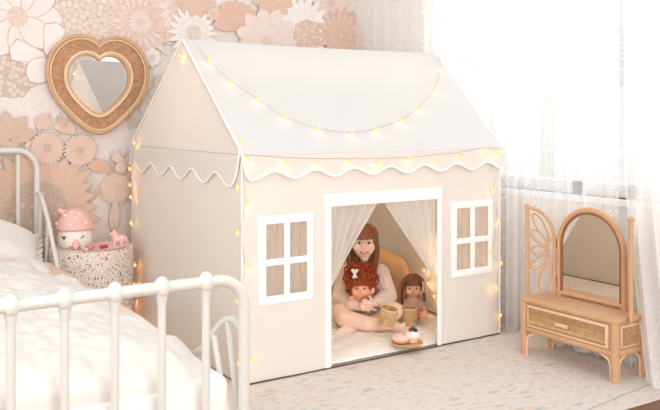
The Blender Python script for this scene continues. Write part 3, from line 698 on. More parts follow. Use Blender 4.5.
for k in range(150):
    th = random.uniform(0, 2*PI); ph_ = random.uniform(-.55, 1.2); R_ = random.uniform(.86, 1.06)
    c = P(360.8, 276.8, DD+.012)+(RT*math.cos(th)*math.cos(ph_)*14.6+FW*math.sin(th)*math.cos(ph_)*10.5+UP*math.sin(ph_)*11.2)*K*R_
    if (c-P(360.5, 289, DD-.05)).length < 8.5*K: continue
    u = Vector((random.gauss(0, 1), random.gauss(0, 1), random.gauss(0, 1))).normalized(); v = u.orthogonal().normalized(); r_ = random.uniform(1.6, 3.0)*K
    hc.tube([c+(v*math.cos(a)+u.cross(v)*math.sin(a))*r_+u*a*.18*r_ for a in [i*.62 for i in range(13)]], .8*K, 6)
for k in range(40):       # side curls and fringe
    s_ = -1 if k % 2 else 1; y = random.uniform(279, 290); c = P(360.6+s_*random.uniform(10.5, 13.2), y, DD-.01+random.uniform(-.02, .03)); r_ = random.uniform(1.4, 2.4)*K
    hc.tube([c+(RT*math.cos(a)+FW*math.sin(a))*r_-UP*a*.35*r_ for a in [i*.6 for i in range(14)]], .75*K, 6)
for k in range(22):
    x = 352+17*k/21; c = P(x, 283.4+random.uniform(-1, .8)+.02*(x-360.5)**2, DD-.047+.00028*(x-360.5)**2); r_ = 1.5*K
    hc.tube([c+(RT*math.cos(a)+UP*math.sin(a))*r_-FW*a*.1*r_ for a in [i*.6 for i in range(12)]], .75*K, 6)
under(hc.build('hair', M['redhair']), d1)
bw = MB()
for a in (2.2, .9): bw.cap(P(354.6, 274, 3.962), P(354.6+3.2*math.cos(a), 274-4.2*math.sin(a), 3.957), .8*K, 1.7*K)
for a in (-2.0, -1.0): bw.cap(P(354.6, 274, 3.962), P(354.6+2.6*math.cos(a), 274-3.4*math.sin(a), 3.958), .7*K, 1.3*K)
bw.sph(P(354.6, 274, 3.958), 1.3*K); under(bw.build('hair_bow', M['bow'], remesh=.002, sm=2), d1)

# ---- brown-haired doll sitting on the mat
D2 = 4.16
d2 = thing('doll', 'doll with long brown hair and fringe sitting upright on the mat', 'doll', tuple(P(412, 320, D2).xy)+(MT,))
b2 = [(P(413, 285.5, D2), P(413, 288.5, D2-.012), 8.8, 8.4), (P(409.4, 291.4, D2-.033), P(409.6, 291.6, D2-.033), 3.8, 3.8), (P(416.8, 291.4, D2-.033), P(416.6, 291.6, D2-.033), 3.8, 3.8), (P(413, 290, D2-.057), P(413, 290.3, D2-.057), 1, 1),
      (P(412.5, 296, D2), P(412.5, 301, D2), 3.4, 4), (P(412, 303, D2), P(412, 313, D2), 7, 8),
      (P(404.5, 302, D2), P(402, 311, D2-.03), 3, 2.6), (P(402, 311, D2-.03), P(402.5, 316, D2-.05), 2.6, 2.2),
      (P(420, 302, D2), P(424, 309, D2-.02), 3, 2.7), (P(424, 309, D2-.02), P(425.6, 313.5, D2-.03), 2.7, 2.6),
      (P(417, 314.5, D2-.02), P(423.5, 315.5, D2-.13), 4.2, 3.6), (P(423.5, 315.5, D2-.13), P(424.5, 314.3, D2-.16), 3.8, 3.2), (P(406, 315, D2-.02), P(405, 316.5, D2-.055), 4.2, 3.8)]
under(blob(b2).build('body', M['dollskin'], remesh=.0025, sm=4), d2)
for ex in (409.6, 416.6): ball(ex, 288.4, D2-.0525, .9, .5, .95, M['eyedark'], 'eye', d2)
ball(413, 293.2, D2-.053, 1.4, .6, .55, M['lip'], 'mouth', d2)
ds = [(P(412.3, 300.5, D2), P(412, 314, D2-.005), 7.6, 9.2), (P(405.5, 302, D2), P(403.4, 307, D2-.015), 4, 3.6), (P(419, 302, D2), P(422.4, 306.5, D2-.012), 4, 3.6)]
under(blob(ds).build('dress', M['dolldress'], remesh=.004, sm=3), d2)
h2 = MB(); h2.sph(P(413, 283.6, D2+.012), (10.6*K, 10*K, 9.6*K), 20, 12, ROTV)
for s_ in (-1, 1):
    for k in range(16):
        t = k/15; x0 = 413+s_*(9.0+1.6*math.sin(PI*t)); d0 = D2-.035+.075*t
        strand(h2, [P(413+s_*3, 274.2, D2), P(x0-s_*.5, 280, d0), P(x0+s_*1.0, 291, d0), P(x0+s_*random.uniform(.6, 2.2), 302+random.uniform(-2, 3)+(2 if s_ < 0 else -3), d0+.008)], 1.5, .8)
for k in range(22):
    x = 405.2+15.6*k/21; q = (x-413)**2
    strand(h2, [P(413+(x-413)*.3, 274.0, D2-.015), P(413+(x-413)*.8, 278, D2-.046+.0004*q), P(x, 283, D2-.0565+.00042*q), P(x+random.uniform(-.3, .3), 285.6+random.uniform(-.5, .5), D2-.0565+.00042*q)], 1.0, .55)
under(h2.build('hair', M['brownhair']), d2)
cl = MB()
for dy in (0, 5.2): cl.cap(P(423.0, 282.5+dy, D2-.052), P(423.6, 286.3+dy, D2-.052), 1.1*K, 1.1*K)
under(cl.build('hair_clip', M['clip']), d2)

# ---- wicker baskets
def basket(c, r, h, tilt, label):
    t = thing('wicker_basket', label, 'basket', tuple(c), 'toy wicker baskets')
    R_ = tilt
    under(MB().lathe(c, [(0, 0), (r*.82, 0), (r*.9, h*.08), (r, h*.55), (r*.97, h), (r*.86, h), (r*.88, h*.5), (r*.78, h*.1), (0, h*.1)], 28, R_).build('bowl', M['basket']), t)
    ring = MB()
    for z in (h*.98, h*.06): ring.tube([c+R_ @ Vector((r*(.95 if z > h*.5 else .87)*math.cos(2*PI*i/26), r*(.95 if z > h*.5 else .87)*math.sin(2*PI*i/26), z)) for i in range(26)], r*.09, 8, closed=True)
    for k in range(22):
        a = 2*PI*k/22; ring.tube([c+R_ @ Vector((q*math.cos(a), q*math.sin(a), z)) for q, z in ((r*.88, h*.05), (r*1.0, h*.55), (r*.97, h))], r*.035, 5)
    under(ring.build('rim', M['rattanlight']), t)
    return t
basket(P(386.3, 326.0, 3.845), 8.6*K*.95, 18*K*.95, Matrix.Rotation(.18, 3, FW) @ Matrix.Rotation(.14, 3, RT), 'wicker basket tilted against the child\'s shin, left of the two toy baskets')
cb = P(409.4, 325, 4.06); cb.z = MT
basket(cb, 7.7*K, 16*K, Matrix.Identity(3), 'upright wicker basket standing on the mat in front of the brown-haired doll')

# ---- plate with felt cakes
pc = P(407, 345, 3.70); pc.z = MT+.003; q = .00455
plate = MB().lathe(pc, [(0, 0), (14*q, 0), (16*q, 1.6*q), (16*q, 2.6*q), (14*q, 1.6*q), (0, 1.4*q)], 36)
tag(plate.build('plate', M['wood']), 'round light wooden toy plate on the mat in the doorway', 'plate')
rc = pc+Vector((0, 0, 2.0*q))
dn = thing('doughnut', 'felt doughnut with pink icing on the wooden plate', 'toy food', tuple(rc-RT*6.6*q))
dc = rc-RT*6.6*q-FW*1.5*q
dm = MB().lathe(dc, [(2.2*q+5.0*q+3.6*q*math.cos(a)*.95-1.5*q, 3.6*q+3.5*q*math.sin(a)) for a in [2*PI*i/14 for i in range(15)]], 26); under(dm.build('dough', M['cake']), dn)
im = MB().lathe(dc, [(5.7*q+3.75*q*math.cos(a)*.95, 3.9*q+3.7*q*math.sin(a)) for a in [.1+(PI-.2)*i/9 for i in range(10)]], 26); under(im.build('icing', M['icing']), dn)
cp = thing('cupcake', 'white felt cupcake topped with leaf and berries on the wooden plate', 'toy food', tuple(rc+RT*5.5*q))
ccn = rc+RT*5.5*q+FW*1.0*q
under(MB().lathe(ccn, [(0, 0), (5.2*q, 0), (6.6*q, 6*q), (0, 6*q)], 22).build('case', M['icing']), cp)
im = MB().lathe(ccn, [(6.9*q, 5.4*q), (7.2*q, 7.2*q), (6.2*q, 9.2*q), (4.4*q, 10.6*q), (0, 11.4*q)], 24); under(im.build('frosting', M['whitecake']), cp)
for dx, dz, mt_, nm in ((-2.2, 12.4, 'redberry', 'red_berry'), (2.9, 11.8, 'blueberry', 'blue_berry'), (.6, 13.2, 'blueberry', 'blue_berry')):
    under(MB().sph(ccn+RT*dx*q-FW*1.6*q+UP*dz*q, 2.1*q).build(nm, M[mt_]), cp)
lf = MB()
for a in (.5, 1.4, 2.3): lf.cap(ccn+UP*14*q, ccn+UP*(14+2.6*math.sin(a))*q+RT*2.8*math.cos(a)*q, 1.4*q, .7*q)
under(lf.build('leaf', M['leaf']), cp)

# ------------------------------------------------------------------ string lights
def string(label, wire, bulbs, loc, r=.0066, drop=.012, group='warm fairy light strings', power=.032):
    t = thing('string_lights', label, 'string lights', loc, group)
    under(MB().tube(smooth_path(wire, 5), .0013, 5).build('wire', M['wire']), t)
    first = None
    for i, b in enumerate(bulbs):
        b = Vector(b)
        if first is None:
            first = MB().sph((0, 0, 0), (r, r, r*1.35), 10, 8).build('bulb', M['bulb']); o = first
            cap0 = MB().tube([(0, 0, r*.9), (0, 0, r*2.2)], [r*.7, r*.45], 8).build('socket', M['plastic']); cap0.parent = first; c_ = cap0
        else:
            o = first.copy(); COL.objects.link(o); c_ = cap0.copy(); COL.objects.link(c_); c_.parent = o
        o.parent = t; o.location = b-Vector(loc)
        if power:
            l = bpy.data.lights.new('bulb_light', 'POINT'); l.energy = power[i] if isinstance(power, list) else power; l.color = (1, .68, .42) if isinstance(power, list) else (1, .5, .2); l.shadow_soft_size = .004
            lo = bpy.data.objects.new('bulb_light', l); COL.objects.link(lo); lo.parent = o; lo.location = (0, -.004, -r*1.6)
    return t
OFF = Vector((0, -.014, .012))
sw_p = [(.028, .514, 1.384), (.048, .43, 1.308), (.106, .33, 1.218), (.188, .242, 1.139), (.277, .156, 1.061), (.409, .099, 1.009), (.568, .078, .99), (.717, .095, 1.006), (.895, .139, 1.046), (1.061, .208, 1.108), (1.256, .318, 1.207), (1.411, .45, 1.326), (1.457, .528, 1.396)]
sw_p = [Vector(p)+OFF for p in sw_p]
string('fairy lights swagged in a long curve across the white roof', sw_p, [p+Vector((0, -.006, -.004)) for p in sw_p[1:-1]], (.028, .5, 1.396))
YE = -.034
ev = [at(x, y, 'y', YE) for x, y in ((243, 154.5), (286, 157.5), (318, 158.5), (350, 158.5), (378, 158.5), (410, 157), (434, 155), (461, 152), (485, 147.5), (499, 149))]
string('fairy lights strung straight along the front eave above the scallops', ev, [at(x, y, 'y', YE-.004) for x, y in ((249, 159), (287, 162.5), (318.5, 163.5), (350, 162.5), (378, 163), (410, 158.5), (435, 160), (461, 157), (485, 150.5), (497, 154))], tuple(ev[0]))
cl_ = [at(x, y, 'y', -.02) for x, y in ((243, 178), (245, 202), (241, 233), (245, 266), (240, 300), (241, 335), (243, 362), (242, 384))]
string('fairy lights down the near front corner of the playhouse behind the bed end', cl_, [at(x, y, 'y', -.026) for x, y in ((248.5, 202), (237.5, 188), (237.5, 233.5), (250, 266.5), (237.5, 301), (238.5, 363), (252, 360))], tuple(cl_[0]))
rl = [at(x, y, 'x', -.022) for x, y in ((134, 143), (131.5, 170), (132, 197), (132, 223), (133, 265), (132.5, 300), (133, 317), (142, 326), (156, 331), (176, 346), (199, 361), (222, 376))]
string('fairy lights down the rear corner by the side table and along the gable base', rl, [at(x, y, 'x', -.026) for x, y in ((134, 143), (129.5, 169), (130, 185), (130.5, 197), (131, 223), (135, 265), (134, 284), (132.5, 302), (132, 315), (141.5, 328), (155, 331.5), (199, 361), (146, 327), (172, 341))], tuple(rl[0]))
rr = [at(x, y, 'y', -.02) for x, y in ((496, 178), (494, 190), (497, 221), (493, 253), (499, 263), (497, 287), (499, 315), (498, 330))]
string('fairy lights down the far front corner beside the vanity', rr, [at(x, y, 'y', -.026) for x, y in ((492, 190), (498, 221), (490, 253), (501, 263), (496, 287), (500.5, 315))], tuple(rr[0]))
ga = [Vector((-.03, RY-.01, RZ-.01)), Vector((-.024, RY-.045, RZ-.04)), Vector((-.022, .243, 1.15)), Vector((-.022, .02, .95))]
string('short run of fairy lights down the left roof edge from the gable peak', ga, [at(179, 56, 'x', -.032), at(240.5, 141, 'x', -.032)], tuple(ga[0]))
inn = [Vector((.12, RY, 1.30)), Vector((.7, RY-.01, 1.27)), Vector((1.28, RY, 1.29)), Vector((1.36, .545, .8))]+[at(x, y, 'x', 1.385) for x, y in ((425, 235), (431, 245), (426, 258), (432, 270), (428, 284), (434, 296))]
string('fairy lights hanging on the wall inside the playhouse, with an added unseen run under the ridge', inn, [at(x, y, 'x', 1.378) for x, y in ((431, 240), (425, 247), (430, 258), (432, 270), (428, 283), (434, 296), (424, 270))]+[Vector((.2+.13*k, RY, 1.27-.012*math.sin(k*PI/8))) for k in range(9)], tuple(inn[0]), power=[.06]*7+[.85]*9)  # ridge bulbs are added out of view as warm interior fill

# ------------------------------------------------------------------ bed
BX, BL, YH, YF = -.47, -1.40, 1.30, -.93
bed = thing('bed', 'white enamelled metal child\'s bed with knobbed spindles in the left foreground', 'bed', (BX, YF, 0))
def hoop(Y, zt, r, R=.085):
    pts = [(BX, Y, .005), (BX, Y, zt*.5)]; n = 9
    pts += [(BX-R+R*math.cos(a), Y, zt-R+R*math.sin(a)) for a in [PI/2*i/n for i in range(n+1)]]
    pts += [(BL+R+R*math.cos(a), Y, zt-R+R*math.sin(a)) for a in [PI/2+PI/2*i/n for i in range(n+1)]]
    pts += [(BL, Y, zt*.5), (BL, Y, .005)]
    return MB().tube(pts, r, 14)
under(hoop(YH, .905, .0145, .10).build('headboard_frame', M['metal']), bed)
under(hoop(YF, .642, .0155, .075).build('footboard_frame', M['metal']), bed)
def bars(Y, zt, xs, rs, col):
    lo = .20
    under(MB().tube([(BX, Y, lo), (BL, Y, lo)], .012, 10).build('cross_bar', M['metal']), bed)
    for x in xs:
        b_ = under(MB().tube([(x, Y, lo), (x, Y, zt-.02)], rs, 12).build('spindle', M['metal']), bed)
        if col:
            k = MB().sph((x, Y, zt), (.0205, .0225, .0285), 16, 10); k.lathe((x, Y, zt), [(rs, -.05), (rs*1.15, -.04), (.0155, -.018)], 14)
            ko = k.build('collar', M['metal'], b_); ko.matrix_parent_inverse = b_.matrix_parent_inverse.copy() @ Matrix.Identity(4) if False else Matrix.Translation(-Vector(bed.location)); ko.parent = b_
            ko.matrix_parent_inverse = Matrix.Identity(4)
bars(YF, .642, [-.581-.1205*i for i in range(7)], .0105, True)
bars(YH, .905, [-.56-.105*i for i in range(8)], .0100, False)
for X in (BX, BL): under(MB().box((X-.011, YF, .17), (X+.011, YH, .22), .005).build('side_rail', M['metal']), bed)
for X in (BX,):
    for Y, sg, zt, dl, pts in ((YF, 1, .51, .42, [(0, .50), (.06, .516), (.12, .500), (.20, .443), (.245, .40), (.33, .345), (.38, .22)]), (YH, -1, .68, .42, [(0, .69), (.05, .690), (.10, .668), (.21, .58), (.30, .473), (.37, .391), (.44, .22)])):
        arc = smooth_path([(X, Y+sg*u, z) for u, z in pts], 6)
        under(MB().tube(arc, .0105, 12).build('guard_arc', M['metal']), bed)
        for i_, (e0, u1) in enumerate(((10, .02), (17, .10), (24, .19)) if sg > 0 else ((9, .04), (18, .14))):
            p1 = arc[min(e0, len(arc)-1)]; under(MB().tube([p1, (X, Y+sg*u1, .215)], .0085, 10).build('guard_bar', M['metal']), bed)

def rb(m, a, b, r): return m.box(a, b, r)
tag(MB().box((BL+.03, YF+.04, .21), (BX-.015, YH-.03, .375), .035).build('mattress', plain('mattress_ticking', 'F4EEE8', .9, bump=.1, bscale=150)), 'white mattress inside the metal bed frame', 'mattress')
def fall(e, top, r, drop):
    """height of a cloth at distance e past the bed edge (negative = on the bed)"""
    if e < -r: return top
    return top
def cover(x0, xe, xr, y0, y1, top, drop, lump, seed, nx=70, ny=110, thick=.012, bulge=.03, foot=False, pull=0):
    """cloth over the mattress: flat from x0 to xe, then rolling down the side by drop at xr"""
    m = MB()
    def f(u, v):
        y = y0+(y1-y0)*v
        if u < .7: x = x0+(xe-x0)*(u/.7); z = top+bulge*math.sin(PI*min(1, (u/.7)))**.7
        else:
            t = (u-.7)/.3; a = min(1, t/.45)*PI/2; rr_ = xr-xe; x = xe+rr_*math.sin(a); z = top-rr_*(1-math.cos(a))*1.2-max(0, t-.45)/.55*drop
        if pull and u > .5: q = max(0, min(1, (y-.15)/.4)); x -= pull*q*q*(3-2*q)*min(1, (u-.5)/.2)
        fd = 0
        if foot and v < .16:
            q = (.16-v)/.16; yb = y0+(y1-y0)*.16; a = min(1, q/.6)*PI/2; y = yb-(yb-y0)*math.sin(a); fd = .09*(1-math.cos(a))+max(0, q-.6)*.30
            z -= fd
        e_ = (1-v if foot else min(v, 1-v))*(y1-y0)
        z -= .06*max(0, 1-e_/.06)**2
        n_ = noise.fractal((x*4+seed, y*4, seed), 1, 2, 3)
        rdg = noise.noise((x*9+y*5, y*11-x*4, seed*2))
        z += lump*n_+lump*.5*(.5-abs(rdg))+lump*.35*(.4-abs(noise.noise((x*22+seed, y*13+x*9, seed))))
        if u > .8: x += lump*.9*noise.noise((y*7, seed, z*3))
        return (x, y, z)
    m.grid(f, nx, ny); return m
tag(cover(-1.36, -.54, -.458, -.2, .99, .405, .10, .006, 3, bulge=.01).build('blanket', M['beige'], solid=.014), 'beige blanket edge showing beneath the white duvet', 'blanket')
dv = cover(-1.37, -.60, -.475, -.87, .86, .418, .15, .030, 8, 130, 190, bulge=.045, foot=True, pull=.04)
tag(dv.build('duvet', M['duvet'], solid=.022), 'rumpled white duvet spread over the bed', 'duvet')
def pillow(c, ax, ay, az, label, rx, rz, ry=0):
    t = thing('pillow', label, 'pillow', tuple(c)); m = MB(); c = Vector(c); R_ = Matrix.Rotation(ry, 3, 'Y') @ Matrix.Rotation(rz, 3, 'Z') @ Matrix.Rotation(rx, 3, 'X')
    for sgn in (1, -1):
        def f(u, v):
            a, b = (u-.5)*2, (v-.5)*2; pu = ((1-a**4)*(1-b**4))**.5; return c+R_ @ Vector((a*ax, b*ay, sgn*az*pu+.006*noise.noise((a*3, b*3, sgn))))
        m.grid(lambda u, v: tuple(f(u, v)), 22, 18)
    under(m.build('pillow_case', M['pillow'], remesh=.009, sm=4), t)
    r_ = MB(); per = []
    n = 160
    for i in range(n):
        s_ = 4*i/n; k = int(s_) % 4; q_ = (s_-int(s_))*2-1; a, b = [(q_, -1), (1, q_), (-q_, 1), (-1, -q_)][k]; per.append((a, b))
    vs = []
    for i, (a, b) in enumerate(per):
        wv = .016*math.sin(i*1.25)+.006*math.sin(i*.7)
        for s_ in (.97, 1.06, 1.15):
            vs.append(c+R_ @ Vector((a*(ax+(s_-1)*ay), b*ay*s_, wv*(s_-.97)*6)))
    r_.add(vs, [(i*3+k, ((i+1) % n)*3+k, ((i+1) % n)*3+k+1, i*3+k+1) for i in range(n) for k in (0, 1)])
    under(r_.build('ruffle', M['pillow'], solid=.003), t); return t
pillow((-.76, 1.07, .505), .25, .15, .085, 'white pillow with ruffled edge resting against the headboard', .5, -.04, .38)

# ------------------------------------------------------------------ side table and what is on it
TX, TY, TZ = -.256, 1.125, .432
tb = MB().lathe((TX, TY, 0), [(0, .005), (.200, .005), (.205, .02), (.205, TZ-.008), (.2035, TZ-.002), (.198, TZ), (0, TZ)], 48)
tag(tb.build('side_table', M['terrazzo']), 'round terrazzo drum side table between bed and playhouse', 'table')
mc = at(75, 243, 'y', 1.13); mc.z = TZ
mu = thing('mushroom_house', 'pink capped mushroom shaped house lamp with a winking face on the side table', 'lamp', tuple(mc))
s = .00492
under(MB().lathe(mc, [(0, 0), (12*s, 0), (15*s, 2.5*s), (16.6*s, 8*s), (16.4*s, 14*s), (14.5*s, 19.5*s), (0, 20.5*s)], 36).build('base', M['whiteglaze']), mu)
capz = mc+Vector((0, 0, 19*s))
cap_ = under(MB().lathe(capz, [(0, -.4*s), (16*s, -1.2*s), (18.3*s, .3*s), (18.2*s, 2.5*s), (16*s, 8*s), (12.5*s, 13.5*s), (8.5*s, 17.5*s), (4*s, 19.6*s), (0, 20.2*s)], 36).build('cap', M['pinkglaze']), mu)
def capr(z): 
    pr_ = [(18.2, 2.5), (16, 8), (12.5, 13.5), (8.5, 17.5), (4, 19.6), (0, 20.2)]
    for (r0, z0), (r1, z1) in zip(pr_, pr_[1:]):
        if z0 <= z <= z1: return r0+(r1-r0)*(z-z0)/(z1-z0)
    return 0
for az, z in ((-.55, 13.6), (.05, 5.0), (.36, 11.0), (-.05, 16.8), (.95, 6.5), (-1.1, 5.5), (.75, 15.0)):
    th = math.atan2(-FW.y, -FW.x)+az; r_ = capr(z)*s
    under(MB().sph(capz+Vector((r_*math.cos(th), r_*math.sin(th), z*s)), (1.9*s, 1.9*s, 1.6*s), 12, 8).build('spot', M['creamspot']), mu)
bp_ = capz-RT*13.6*s+UP*16.4*s
bm_ = MB(); bm_.sph(bp_, 3.0*s); bm_.sph(bp_+RT*3*s+UP*.6*s, 2.2*s); bm_.sph(bp_-RT*2.2*s+UP*1.5*s, 1.9*s); bm_.cap(bp_, capz-RT*10*s+UP*13*s, 1.6*s, 2.4*s); under(bm_.build('chimney', M['pinkglaze'], remesh=.0025, sm=3), mu)
th0 = math.atan2(-FW.y, -FW.x)
def onbase(az, z, r=16.7): 
    return mc+Vector((r*s*math.cos(th0+az), r*s*math.sin(th0+az), z*s))
for az in (-.38, .74):
    e_ = MB(); pts = [onbase(az+(k-3)*.055*(1 if az < 0 else .6), 12.2+(.5*(k-3)**2*.2 if az < 0 else .7*(k-3)*.5), 16.75) for k in range(7)]
    e_.tube(pts, .5*s, 6)
    if az < 0: e_.sph(onbase(az+.02, 11.0, 16.6), (1.3*s, 1.3*s, .8*s), 8, 6)
    under(e_.build('painted_eye', M['black']), mu)
dr_ = MB(); dr_.sph(onbase(.36, 5.4, 16.0), (3.4*s, 1.6*s, 5.6*s), 14, 10, Matrix.Rotation(th0+.36-PI/2, 3, 'Z')); under(dr_.build('door', M['pinkglaze']), mu)
# tray and small toys
tc_ = Vector((-.215, 1.045, TZ+.001)); 
tag(MB().lathe(tc_, [(0, 0), (.095, 0), (.103, .006), (.105, .009), (.098, .006), (0, .004)], 36).build('tray', plain('blush_tray', 'E9C9BC', .5)), 'blush round tray on the side table in front of the mushroom house', 'tray')
TT = TZ+.006
def toy(nm, label, mat, a, b, ra, rb_, cat='toy'):
    return tag(MB().cap(a, b, ra, rb_).build(nm, M[mat]), label, cat)
def tt(px, py, z): 
    q_ = at(px, py, 'z', z); return q_
toy('toy_biscuit', 'ochre toy biscuit stick at the left of the tray', 'ochre', tt(70.5, 246.3, TT+.010), tt(79, 246, TT+.010), .0095, .0085)
toy('toy_lolly', 'pale pink toy lolly lying mid tray', 'icing', tt(82, 247.5, TT+.008), tt(87, 250, TT+.008), .008, .006)
toy('toy_sweet', 'bright pink toy sweet in the middle of the tray', 'pink', tt(90, 247.0, TT+.010), tt(93.5, 246.4, TT+.010), .009, .008)
toy('toy_lipstick', 'raspberry red toy lipstick at the right of the tray', 'magenta', tt(101, 246.8, TT+.009), tt(106.5, 246.0, TT+.009), .0095, .0085)
fg = thing('pony_figurine', 'small pale pink and peach figurine at the right edge of the side table', 'figurine', tuple(at(116, 247, 'y', 1.06).xy)+(TZ,))
fb = Vector((fg.location.x, fg.location.y, TZ)); u_ = .0049
f = MB(); f.cap(fb+UP*7*u_, fb+RT*6*u_+UP*7.5*u_, 3.6*u_, 4*u_); f.cap(fb-RT*1*u_+UP*8*u_, fb-RT*2.2*u_+UP*12.5*u_, 2.6*u_, 2.6*u_); f.cap(fb-RT*2*u_+UP*12.6*u_, fb-RT*5*u_+UP*11.6*u_, 2.8*u_, 1.9*u_)
for dx, dy in ((-1, -1.5), (-1, 1.8), (6, -1.5), (6, 1.8)): f.cap(fb+RT*dx*u_+FW*dy*u_+UP*6*u_, fb+RT*dx*u_+FW*dy*u_+UP*1.6*u_, 1.7*u_, 1.5*u_)
under(f.build('figure', M['clip'], remesh=.002, sm=3), fg)
f = MB()
for k in range(6): f.cap(fb-RT*(1.6-.45*k)*u_+UP*(15-.9*k)*u_, fb+RT*(.3+.5*k)*u_+UP*(13-1.3*k)*u_, 1.5*u_, 1.2*u_)
f.cap(fb+RT*9*u_+UP*9*u_, fb+RT*11.5*u_+UP*5*u_, 1.8*u_, 1.3*u_); under(f.build('mane', M['peach'], remesh=.002, sm=2), fg)

# ------------------------------------------------------------------ heart mirror
HH = [(0, 42), (5, 37.2), (13, 34), (24, 34.0), (34.5, 38.5), (43, 46.5), (49, 58), (51, 71.5), (48.5, 86), (42, 99.5), (32.5, 111.5), (20, 124), (9, 131.8), (0, 134)]
def heart_pts(sc_, y, drop=0):
    full = [(x, z) for x, z in HH]+[(-x, z) for x, z in HH[-2:0:-1]]
    o = []
    cxx, czz = -.139, 1.236
    pts = [Vector((x*.00537, (84-z)*.00517, 0)) for x, z in full]
    n = len(HH)
    right = smooth_path(pts[:n], 5); left = smooth_path(pts[n-1:]+[pts[0]], 5)
    return [Vector((cxx+p.x*sc_, y, czz+drop+p.y*sc_)) for p in right[:-1]+left[:-1]]
hmr = thing('heart_mirror', 'heart shaped rattan framed mirror on the floral wallpaper', 'mirror', (-.134, YW-.02, 1.222))
IS = .588; DR = .002
under(MB().tube(heart_pts(.968, YW-.040), .0100, 10, closed=True).build('outer_rim', M['rattan']), hmr)
under(MB().tube(heart_pts(.915, YW-.043), .0045, 8, closed=True).build('rim_bead', M['rattanlight']), hmr)
under(MB().tube(heart_pts(.645, YW-.042, DR), .0085, 10, closed=True).build('inner_rim', M['rattanlight']), hmr)
under(MB().tube(heart_pts(.60, YW-.040, DR), .0075, 10, closed=True).build('inner_bead', M['rattan']), hmr)
A_, B_ = heart_pts(.955, YW-.036), heart_pts(.63, YW-.036, DR); A2, B2 = [p+Vector((0, .014, 0)) for p in A_], [p+Vector((0, .014, 0)) for p in B_]
bd = MB(); n = len(A_); bd.add(A_+B_+A2+B2, [(i, (i+1) % n, n+(i+1) % n, n+i) for i in range(n)]+[(2*n+i, 2*n+(i+1) % n, 3*n+(i+1) % n, 3*n+i) for i in range(n)]+[(i, (i+1) % n, 2*n+(i+1) % n, 2*n+i) for i in range(n)])
under(bd.build('woven_band', weave('heart_weave', 'CFA079', 'B58560', 85, (PI/2, 0, 0)), smooth=False), hmr)
G_ = heart_pts(.61, YW-.030, DR); gm = MB(); gm.ext(G_, (0, .006, 0)); under(gm.build('glass', M['mirror'], smooth=False), hmr)

# ------------------------------------------------------------------ vanity
VX0, VX1, VY0, VY1 = 1.265, 1.455, -.785, -.285
va = thing('vanity', 'child-size rattan dressing table with arched mirror and petal wing beside the curtains', 'vanity', ((VX0+VX1)/2, (VY0+VY1)/2, 0))
ZB, ZT = .118, .262
bdm = MB().box((VX0+.004, VY0+.004, ZB), (VX1-.004, VY1-.004, ZT-.02), .012); under(bdm.build('carcass', M['rattan']), va)
under(MB().box((VX0-.010, VY0-.010, ZT-.026), (VX1+.004, VY1+.010, ZT), .011).build('table_top', M['rattan']), va)
under(MB().box((VX0-.006, VY0-.006, ZB-.012), (VX1, VY1+.006, ZB+.014), .010).build('base_rail', M['rattan']), va)
for y in (VY0+.008, VY1-.008):
    for x in (VX0+.008, VX1-.012):
        l_ = MB().tube([(x, y, .005), (x, y, .05), (x, y, ZT-.02)], [.0165, .017, .0175], 14)
        lo = under(l_.build('leg', M['rattan']), va)
        # curved bracket inside the leg
        sy = 1 if y < -.5 else -1
        br_ = MB().tube(smooth_path([(x-.004, y+sy*.017, .005), (x-.004, y+sy*.018, .06), (x-.004, y+sy*.030, .092), (x-.004, y+sy*.065, ZB-.012)], 5), .0055, 8)
        sx = 1 if x < 1.36 else -1
        br_.tube(smooth_path([(x+sx*.017, y-sy*.004, .005), (x+sx*.018, y-sy*.004, .06), (x+sx*.028, y-sy*.004, .092), (x+sx*.055, y-sy*.004, ZB-.012)], 5), .0055, 8)
        bo_ = br_.build('bracket', M['rattanlight'], lo)
dw = under(MB().box((VX0-.006, VY0+.034, ZB+.016), (VX0+.02, VY1-.034, ZT-.030), .004).build('drawer', M['rattanlight']), va)
MB().box((VX0-.008, VY0+.046, ZB+.027), (VX0+.01, VY1-.046, ZT-.041), .001).build('cane_panel', weave('cane_front', 'CFA476', 'B0855A', 75, (PI/2, 0, PI/2)), dw, smooth=False)
hy = -.531; hd = MB().tube(smooth_path([(VX0-.022, hy+.030, .183), (VX0-.024, hy+.015, .184), (VX0-.024, hy-.015, .184), (VX0-.022, hy-.030, .183)], 4), .0085, 10)
for dy in (.016, -.016): hd.tube([(VX0-.022, hy+dy, .183), (VX0-.004, hy+dy, .183)], .005, 8)
hd.build('handle', M['rattanlight'], dw)
sp_ = under(MB().box((VX0+.034, VY0-.002, ZB+.020), (VX1-.036, VY0+.02, ZT-.034), .003).build('side_panel', M['rattanlight']), va)
MB().box((VX0+.042, VY0-.004, ZB+.028), (VX1-.044, VY0+.01, ZT-.042), .001).build('cane_panel', weave('cane_side', 'CFA476', 'B0855A', 75, (PI/2, 0, 0)), sp_, smooth=False)
# mirror arch
MX = 1.425; MYC, MW = -.5335, .172
def arch(w_, z0, ztop, n=22, x=MX):
    zc = ztop-w_; pts = [(x, MYC+w_, z0)]+[(x, MYC+w_*math.cos(a), zc+w_*math.sin(a)) for a in [PI*i/n for i in range(n+1)]]+[(x, MYC-w_, z0)]
    return pts
mf = under(MB().tube(arch(MW, ZT, .662), .0125, 12).build('mirror_frame', M['rattan']), va)
MB().tube(arch(MW-.014, ZT+.024, .648, x=MX-.006), .0045, 8).build('frame_bead', M['rattandark'], mf)
MB().tube([(MX, MYC+MW, ZT+.014), (MX, MYC-MW, ZT+.014)], .0105, 10).build('bottom_rail', M['rattan'], mf)
ag = arch(MW-.008, ZT+.015, .654); gm = MB(); gm.ext([(MX-.003, y, z) for _, y, z in ag], (.005, 0, 0)); gm.build('glass', M['mirror'], mf, smooth=False)
